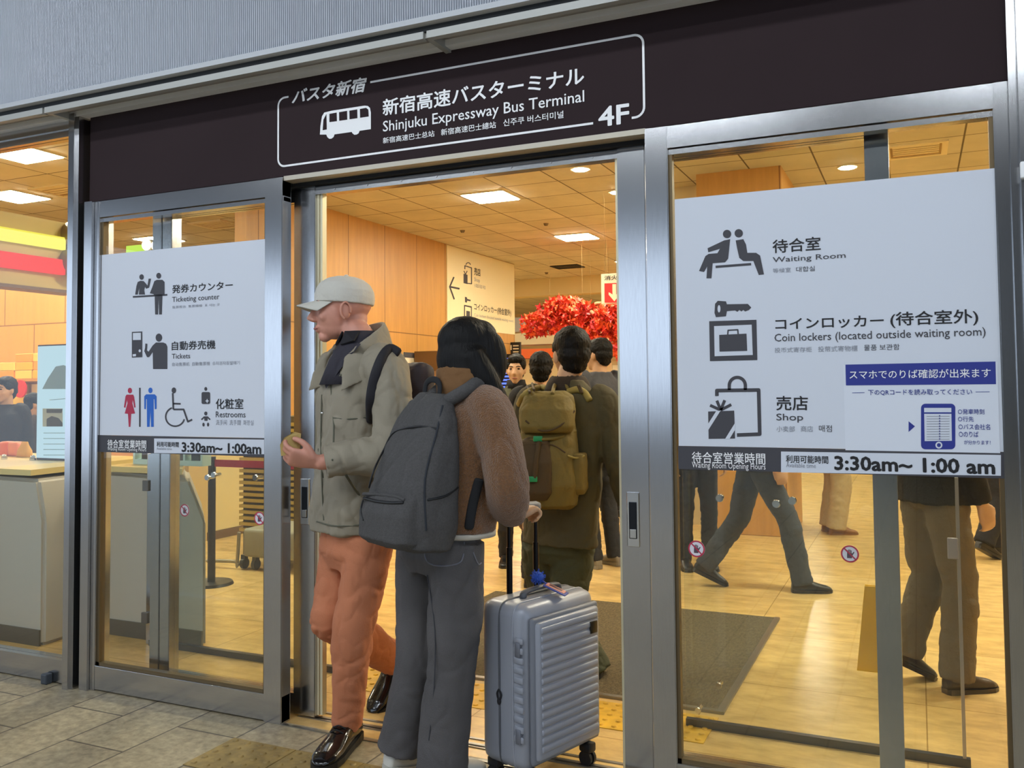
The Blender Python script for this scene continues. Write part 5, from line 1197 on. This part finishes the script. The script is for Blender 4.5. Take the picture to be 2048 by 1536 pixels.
    zp('side_piping', [(885, 812), (872, 870), (850, 960), (852, 1060)], .004, mat('grey_piping', '2a2d33', .9), bk)
    zp('side_pocket_edge', [(856, 1000), (890, 992), (915, 975)], .004, M_ZIP, bk)
    zp('zip_cord', [(726, 1000), (722, 1020), (727, 1040)], .003, M_ZIP, fp)
    top = c0 + up*.262 + dn*-.04
    bm = BM(); stube(bm, [top + l*-.045 - up*.01, top + l*-.042 + up*.045, top + up*.062, top + l*.042 + up*.045, top + l*.045 - up*.01], .012, 12, 5, (dn, .45)); obj('carry_loop', bm, mat('black_webbing', '121317', .8), bp, smooth=True)
    fbv = BVHTree.FromPolygons([v.co for v in fl.data.vertices], [p.vertices for p in fl.data.polygons])
    def near(p, lift=.008):
        loc, nn, i, d = fbv.find_nearest(p); return loc + nn*lift
    for s in (1, -1):
        a = nb + l*s*.095
        pts = [top + l*s*.06 - up*.03] + [near(a + q) for q in (Z3*.05 - f*.11, Z3*.06 - f*.03, Z3*.02 + f*.06, -Z3*.10 + f*.13, -Z3*.22 + f*.14)]
        bm = BM(); stube(bm, pts, .024, 12, 5, None); o = obj('shoulder_strap', bm, M_BP if s > 0 else M_BP, bp, smooth=True)
    def hf_(u, v, lift):
        loc, nn, i, d = fbv.ray_cast(CAM, ray(u, v).normalized()); return loc + nn*lift if loc is not None else on(u, v, Y-.2)
    bm = BM(); stube(bm, [hf_(u, v, .004) for u, v in ((957, 962), (951, 985), (945, 1010), (940, 1035), (938, 1052))], .017, 12, 4, (ray(945, 1000), .3)); obj('lower_strap', bm, mat('black_webbing', '121317', .8), bp, smooth=True)
woman()

# ------------------------------------------------------------------ suitcase
def suitcase():
    nrm = Vector((.948, -.318, 0)).normalized(); w = Vector((-nrm.y, nrm.x, 0)); W, D, H0, H1 = .205, .125, .075, .655
    c = on(1084, 1390, .0); c.z = 0
    t = thing('suitcase', 'upright silver grey ribbed suitcase with extended handle at the woman\'s side', 'suitcase', c)
    M_SC = mat('silver_polycarbonate', '8f929b', .36, .12, bump=.05, bscale=300); M_SCD = mat('suitcase_trim', '4a4c52', .5)
    zc, hh = (H0+H1)/2, (H1-H0)/2
    bm = BM(); rbox(bm, c + Z3*zc - nrm*.012, w, nrm, Z3, W, D-.012, hh, .045, 5); sh = obj('shell', bm, M_SC, t, auto=.7)
    # side dimples and frame ridge
    for s in (-1, 1):
        bm = BM(); pth = []
        for i in range(40):
            a = 2*math.pi*i/40; pth.append((math.copysign(abs(math.cos(a))**.18, math.cos(a))*(W+.001), math.copysign(abs(math.sin(a))**.18, math.sin(a))*(hh+.001)))
        pts = [c + Z3*zc + w*x + Z3*z + nrm*(-.02 if s < 0 else .045) for x, z in pth]; tube(bm, pts + pts[:1], .0045, 8, None, False); obj('seam_ridge', bm, M_SCD if s < 0 else M_SC, sh, smooth=True)
    for i in range(11):
        z = zc - hh + .12 + i*.034
        bm = BM(); rbox(bm, c + Z3*z - w*(W+.0005) + nrm*.072, nrm, w, Z3, .022, .004, .011, .004, 2); obj('side_rib', bm, M_SC, sh, auto=.7)
    # front panel with ribs
    bm = BM(); rbox(bm, c + Z3*(zc-.005) + nrm*(D-.002), w, nrm, Z3, W-.03, .016, hh-.05, .014, 4); fp = obj('front_panel', bm, M_SC, t, auto=.7)
    bm = BM(); rbox(bm, c + Z3*(zc-.005) + nrm*(D-.012), w, nrm, Z3, W-.018, .012, hh-.036, .012, 4); obj('panel_frame', bm, mat('suitcase_frame', '6f727a', .45), t, auto=.7)
    nr = 15
    for i in range(nr):
        z = zc - hh + .085 + i*((2*hh-.17)/(nr-1)); bm = BM(); a = c + Z3*z + nrm*(D+.0125)
        stube(bm, [a - w*(W-.052), a - w*.1, a + w*.1, a + w*(W-.052)], .0125, 12, 3, (nrm, .6)); obj('rib', bm, M_SC, fp, smooth=True)
    bm = BM(); rbox(bm, c + Z3*(zc+hh-.125) + nrm*(D+.020) + w*(W-.075), w, nrm, Z3, .020, .004, .022, .002, 2); obj('badge', bm, mat('dark_badge', '3a3428', .3, .6), fp, auto=.6)
    # latches on the narrow side, hanging lock
    for z in (zc+.14, zc-.16):
        bm = BM(); rbox(bm, c + Z3*z - w*(W+.002) + nrm*.072, nrm, w, Z3, .012, .006, .026, .003, 2); obj('side_buckle', bm, mat('grey_buckle', '6e7078', .4, .3), t, auto=.6)
    bm = BM(); a = c + Z3*(zc-.045) - w*(W+.004) - nrm*.02; stube(bm, [a + Z3*.03, a + Z3*.012 - nrm*.01, a - Z3*.01, a + Z3*.012 + nrm*.01, a + Z3*.028], .0035, 8, 4); ell(bm, a - Z3*.012, (.008, .006, .014)); obj('zip_puller', bm, M_BLK, t, smooth=True)
    # top handle, telescopic poles and grip
    bm = BM(); a = c + Z3*(H1+.004); stube(bm, [a - w*.10, a - w*.085 + Z3*.016, a + Z3*.02, a + w*.085 + Z3*.016, a + w*.10], .014, 12, 5, (Z3, .6)); obj('top_handle', bm, M_SCD, t, smooth=True)
    ht = on(1076, 1020, .0).z
    hs_ = .075
    for s in (-1, 1):
        bm = BM(); a = c - nrm*(D-.035) + w*s*hs_; cyl(bm, a + Z3*(H1-.02), a + Z3*(H1+.17), .0115, n=16); cyl(bm, a + Z3*(H1+.17), a + Z3*(ht-.01), .0085, n=16); obj('handle_pole', bm, mat('black_pole', '0d0d10', .3, .5), t, auto=.6)
    bm = BM(); a = c - nrm*(D-.035) + Z3*ht; stube(bm, [a - w*(hs_+.002) - Z3*.012, a - w*hs_ + Z3*.004, a + w*hs_ + Z3*.004, a + w*(hs_+.002) - Z3*.012], .016, 12, 4); obj('grip', bm, mat('grip_grey', '6c6e74', .5), t, smooth=True)
    # wheels
    for x in (-1, 1):
        for y in (-1, 1):
            bm = BM(); a = c + w*x*(W-.045) + nrm*y*(D-.04)
            rbox(bm, a + Z3*.068, w, nrm, Z3, .022, .026, .018, .008, 2)
            for s in (-1, 1): cyl(bm, a + w*s*.018 + Z3*.028, a + w*s*.006 + Z3*.028, .028, n=20)
            obj('wheel', bm, mat('wheel_black', '1a1b1f', .5), t, auto=.6)
    g = thing('luggage_tag', 'pink-edged luggage tag with blue pompom tied to the suitcase handle', 'tag', c + Z3*H1)
    a = c + Z3*(H1+.022) + w*.0 + nrm*.05
    ax = (nrm*.6 + w*.25 - Z3*.25).normalized(); ay = ax.cross(Z3).normalized(); az = ay.cross(ax) if ay.cross(ax).z > 0 else ax.cross(ay)
    bm = BM(); rbox(bm, a + ax*.02 + Z3*.008, ax, ay, az, .046, .024, .003, .003, 2); obj('tag_plate', bm, mat('tag_blue', '2f3d8e', .5), g, auto=.6)
    bm = BM(); rbox(bm, a + ax*.02 + Z3*.012, ax, ay, az, .038, .017, .002, .002, 2); obj('pink_border', bm, mat('tag_pink', 'd08a78', .5), g, auto=.6)
    bm = BM(); rbox(bm, a + ax*.02 + Z3*.014, ax, ay, az, .026, .008, .0015, .001, 2); obj('name_window', bm, mat('tag_dark', '4a2a30', .4), g, auto=.6)
    bm = BM(); rnd = random.Random(9); pc = a - ax*.055 + Z3*.022
    ell(bm, pc, (.022, .022, .020))
    for i in range(90):
        d = Vector((rnd.gauss(0, 1), rnd.gauss(0, 1), rnd.gauss(0, 1))).normalized(); tube(bm, [pc + d*.015, pc + d*.030], [.0022, .001], 5)
    obj('pompom', bm, mat('pompom_blue', '2a4ea8', .9), g); 
    bm = BM(); stube(bm, [pc, a - ax*.02 + Z3*.012, a + ax*.0], .003, 8, 3); obj('loop_cord', bm, mat('tag_blue', '2f3d8e', .5), g, smooth=True)
suitcase()

# ------------------------------------------------------------------ man in the olive coat
def olive_man():
    Y = 1.15; f = V2(-.25, .97); Rv = f.cross(Z3); J = {'fwd': f}; k = 1.04
    J['pelvis'] = on(1118, 1060, Y); J['neck'] = on(1136, 768, Y)
    J['sh_r'] = on(1205, 805, Y-.03); J['el_r'] = on(1238, 920, Y-.06); J['wr_r'] = on(1262, 1010, Y+.0)
    J['sh_l'] = on(1062, 805, Y+.03); J['el_l'] = on(1032, 920, Y+.03); J['wr_l'] = on(1040, 1015, Y+.1)
    J['hip_r'] = on(1148, 1100, Y); J['kn_r'] = on(1132, 1235, Y-.02); J['an_r'] = on(1190, 1336, Y-.04)
    J['hip_l'] = on(1084, 1100, Y); J['kn_l'] = on(1098, 1215, Y+.22); J['an_l'] = on(1092, 1318, Y+.42)
    t = thing('person', 'man in olive coat with olive rucksack walking in behind the suitcase', 'person', (J['an_r'].x, J['an_r'].y, 0))
    hc = on(1141, 709, Y+.03); M = head_frame(hc, Vector((-.62, .78, 0))); hk = 1.1
    obj('body', body_mesh(J, hc, M, hk, .006, [(J['wr_r'], (J['wr_r']-J['el_r']), -Rv, f, .45, 1.04), (J['wr_l'], (J['wr_l']-J['el_l']), Rv, f, .45, 1.04)]), M_SKIN2, t)
    face_bits(hc, M, hk, t); hair_short(hc, M, hk, t, M_HAIR, .005)
    M_OC = mat('olive_coat', '474128', .85, bump=.15, bscale=90, var=.1, vscale=5); M_OP = mat('olive_trousers', '3d4029', .85, bump=.2, bscale=110, var=.1, vscale=6)
    ct = obj('coat', coat_mesh(J, k, .222, .15, on(1118, 1085, Y), .074, .0085, (.013, (8, 8, 5), 21), .058), M_OC, t)
    obj('trousers', trousers_mesh(J, k, .106, .094, .078, .008, (.012, (7, 7, 10), 22), (.178, .13)), M_OP, t)
    nb = J['neck']; bm = BM(); loft(bm, [ring(c, Rv, f, a, b, 24) for c, a, b in ((nb - Z3*.04, .125, .108), (nb + Z3*.01, .108, .098), (nb + Z3*.035, .092, .086), (nb + Z3*.045, .08, .076), (nb + Z3*.0, .07, .07))])
    obj('collar', voxel(bm, .007, 2), mat('dark_brown_collar', '2e2318', .85, bump=.3, bscale=50, stretch=(1, 1, 8)), ct)
    M_SN = mat('dark_sneaker', '1d1b1a', .6); M_SW = mat('white_sole', 'c9c2b0', .6)
    shoe(t, J['an_r'], f, .35, 1.04, M_SN, M_SW); shoe(t, J['an_l'], f, 0, 1.04, M_SN, M_SW, drop=(J['an_l'].z-.012)/1.04)
    # rucksack
    b = thing('rucksack', 'olive rucksack with top lid and green buckles on the man in the olive coat', 'rucksack', on(1110, 900, Y-.2))
    M_R = mat('olive_ripstop', '6a5a24', .75, bump=.15, bscale=140, var=.12, vscale=6); M_RD = mat('olive_dark_panel', '46351a', .8, bump=.1, bscale=90)
    c0 = on(1098, 905, Y-.22); n = -f; l = Rv
    bm = BM(); loft(bm, [ring(c0 + Z3*z + n*o, l, n, a, bb, 28, 2.8) for z, a, bb, o in ((-.27, .10, .06, 0), (-.25, .135, .095, .01), (-.15, .155, .115, .02), (-.02, .15, .11, .015), (.12, .135, .095, 0), (.24, .115, .08, -.01), (.28, .09, .06, -.02))])
    mb_ = obj('main_bag', voxel(bm, .007, 2, (.008, (10, 10, 7), 23)), M_R, b)
    bm = BM(); loft(bm, [ring(c0 + Z3*z + n*o, l, n, a, bb, 28, 2.6) for z, a, bb, o in ((.10, .118, .06, .07), (.13, .135, .085, .06), (.21, .138, .10, .03), (.275, .12, .085, .0), (.30, .08, .05, -.01))])
    ld = obj('top_lid', voxel(bm, .006, 2, (.006, (12, 12, 10), 24)), M_R, b)
    bm = BM(); loft(bm, [ring(c0 + Z3*z + n*o + l*-.05, l, n, a, bb, 24, 2.8) for z, a, bb, o in ((-.22, .06, .03, .10), (-.18, .085, .045, .11), (-.04, .085, .045, .115), (.06, .07, .03, .10), (.08, .05, .015, .09))]); obj('front_pocket', voxel(bm, .006, 2, (.004, (12, 12, 9), 25)), M_RD, b)
    bm = BM(); loft(bm, [ring(c0 + Z3*z + l*.135 + n*o, l, n, a, bb, 20, 2.4) for z, a, bb, o in ((-.2, .035, .05, .01), (-.17, .055, .075, .01), (-.05, .055, .08, .01), (.0, .05, .075, .01))]); obj('side_pocket', voxel(bm, .006, 2, (.004, (14, 14, 10), 26)), M_R, b)
    from mathutils.bvhtree import BVHTree
    bvs = [BVHTree.FromPolygons([v.co for v in o.data.vertices], [p.vertices for p in o.data.polygons]) for o in b.children if o.type == 'MESH'] + [BVHTree.FromPolygons([v.co for v in ct.data.vertices], [p.vertices for p in ct.data.polygons])]
    def hb(u, v, lift):
        best = None
        for q in bvs:
            loc, nn, i, d = q.ray_cast(CAM, ray(u, v).normalized())
            if loc is not None and (best is None or d < best[1]): best = (loc + nn*lift, d)
        return best[0] if best else on(u, v, Y-.3)
    def st(nm, pts, r, m): bm = BM(); stube(bm, [hb(u, v, r*.3) for u, v in pts], r, 8, 4); obj(nm, bm, m, b, smooth=True)
    st('compression_strap', [(1042, 882), (1075, 880), (1115, 876), (1150, 862)], .008, M_R); st('compression_strap', [(1078, 886), (1072, 920), (1070, 955)], .012, M_RD); st('pocket_seam', [(1045, 890), (1075, 888), (1105, 890), (1130, 905)], .004, M_RD)
    st('pocket_hem', [(1136, 912), (1152, 916), (1168, 912)], .005, mat('olive_light', '8a7a3c', .8)); st('lid_edge', [(1052, 842), (1085, 862), (1120, 852), (1148, 822)], .005, M_RD)
    for (u, v) in ((1076, 880), (1066, 958)):
        bm = BM(); p = hb(u, v, .008); rbox(bm, p, RT, FW, UP, .022, .008, .013, .004, 2); obj('green_buckle', bm, mat('buckle_green', '1f8a52', .45), b, auto=.6)
    for s, pts in ((1, [(1140, 784), (1155, 780), (1168, 786), (1178, 800)]), (-1, [(1095, 778), (1075, 776), (1052, 790), (1040, 808)])):
        bm = BM(); stube(bm, [hb(u, v, .006) for u, v in pts], .017, 12, 4); o = obj('shoulder_strap', bm, mat('olive_light', '8a7a3c', .8), b, smooth=True)
        for q in (.35, .6): a_, b_ = pts[1], pts[2]; bm = BM(); u, v = a_[0]+(b_[0]-a_[0])*q, a_[1]+(b_[1]-a_[1])*q; stube(bm, [hb(u-3, v-7, .022), hb(u+3, v+7, .022)], .007, 8, 3); obj('strap_band', bm, M_RD, o, smooth=True)
    st('grab_loop', [(1105, 788), (1112, 768), (1126, 764), (1138, 780)], .010, M_R)
olive_man()

# ------------------------------------------------------------------ people further in
def px_pos(u, v): p = onz(u, v); return (p.x, p.y)
tocam = V2(.41, -.91)
p = on(1032, 740, 3.5); bystander('young man with black fringe in olive jacket facing the doorway', (p.x, 3.5), (.35, -.93), 1.70, M_OLJ, M_BLK, M_BSHOE, collar=M_BLK, hf=(.30, -.95, -.05))
p = on(1082, 740, 2.88); bystander('person in black hooded coat hidden behind the man with the olive rucksack', (p.x, 2.88), (-.3, .95), 1.68, M_BLK, M_BLK, M_BSHOE, hood=True, eyes=False)
p = on(1199, 720, 3.7); bystander('man in slate jacket with wavy dark hair right of the olive coat', (p.x, 3.7), (-.85, .52), 1.82, M_GREYJ, M_DG, mat('grey_sneaker', '8a8478', .6), hf=(-.95, .3, 0), coatk=dict(w=.2))
p = on(1222, 745, 6.4); bystander('person with brown hair far inside, right of the slate jacket', (p.x, 6.4), (-.3, .95), 1.55, mat('brown_coat', '4a3420', .85), M_BLK, M_BSHOE, hair=M_HAIRB, eyes=False)
p = on(1262, 740, 4.6); bystander('person in black padded coat half hidden by the right sliding leaf', (p.x, 4.6), (-.6, -.8), 1.66, M_BLK, M_BLK, M_BSHOE, coatk=dict(w=.22))
p = on(838, 760, 4.6); bystander('dark-haired person peeking out behind the shoulder of the capped man', (p.x, 4.6), (.5, -.86), 1.55, M_BLK, M_BLK, M_BSHOE)
# shoppers in the left window
p = on(12, 850, 1.9); bystander('shopper in black jacket leaning at the far left counter', (p.x, 1.9), (.2, -.98), 1.56, M_BLK, M_BLK, M_BSHOE, coatk=dict(w=.24, d=.17))
p = on(66, 870, 2.5); bystander('shopper in dark brown coat behind the pale blue reflection panel', (p.x, 2.5), (.6, .8), 1.42, mat('dark_brown_coat', '2e2116', .85), M_BLK, M_BSHOE, eyes=False)
# legs seen under the right sign
rgt = V2(.911, .413)
a = px_pos(1515, 1178); bystander('person in dark jeans striding to the right behind the right glass', a, (.93, .36), 1.74, M_BLK, mat('slate_jeans', '3a3f48', .85, bump=.2, bscale=140), M_BSHOE, stride=.62, lead='r', trk=dict(thigh=.095, knee=.078, hem=.074))
a = px_pos(1672, 1066); bystander('person in wide beige trousers and brown shoes far behind the right glass', a, (.9, .43), 1.66, M_BEIGE, M_BEIGE, M_BRSHOE, trk=dict(thigh=.11, knee=.105, hem=.10))
a = px_pos(1875, 1372); bystander('person in grey-brown trousers standing close behind the right guard', a, (.80, .60), 1.74, M_BLK, M_KHG, mat('dark_brown_shoe', '33261c', .3), trk=dict(thigh=.098, knee=.082, hem=.08, wr=(.013, (7, 7, 11), 31)), stride=.12, lead='r')
a = px_pos(1988, 1112); bystander('person in black trousers walking at the right edge behind the glass', a, (.7, .7), 1.72, M_BLK, M_BLK, M_BSHOE, stride=.35, lead='l', trk=dict(thigh=.10, knee=.085, hem=.085))
p = on(1392, 960, 3.9); bystander('person in navy-black trousers near the right steel stile behind the glass', (p.x, 3.9), (.4, -.9), 1.70, M_BLK, mat('navy_trousers', '1c2029', .85), M_BSHOE)
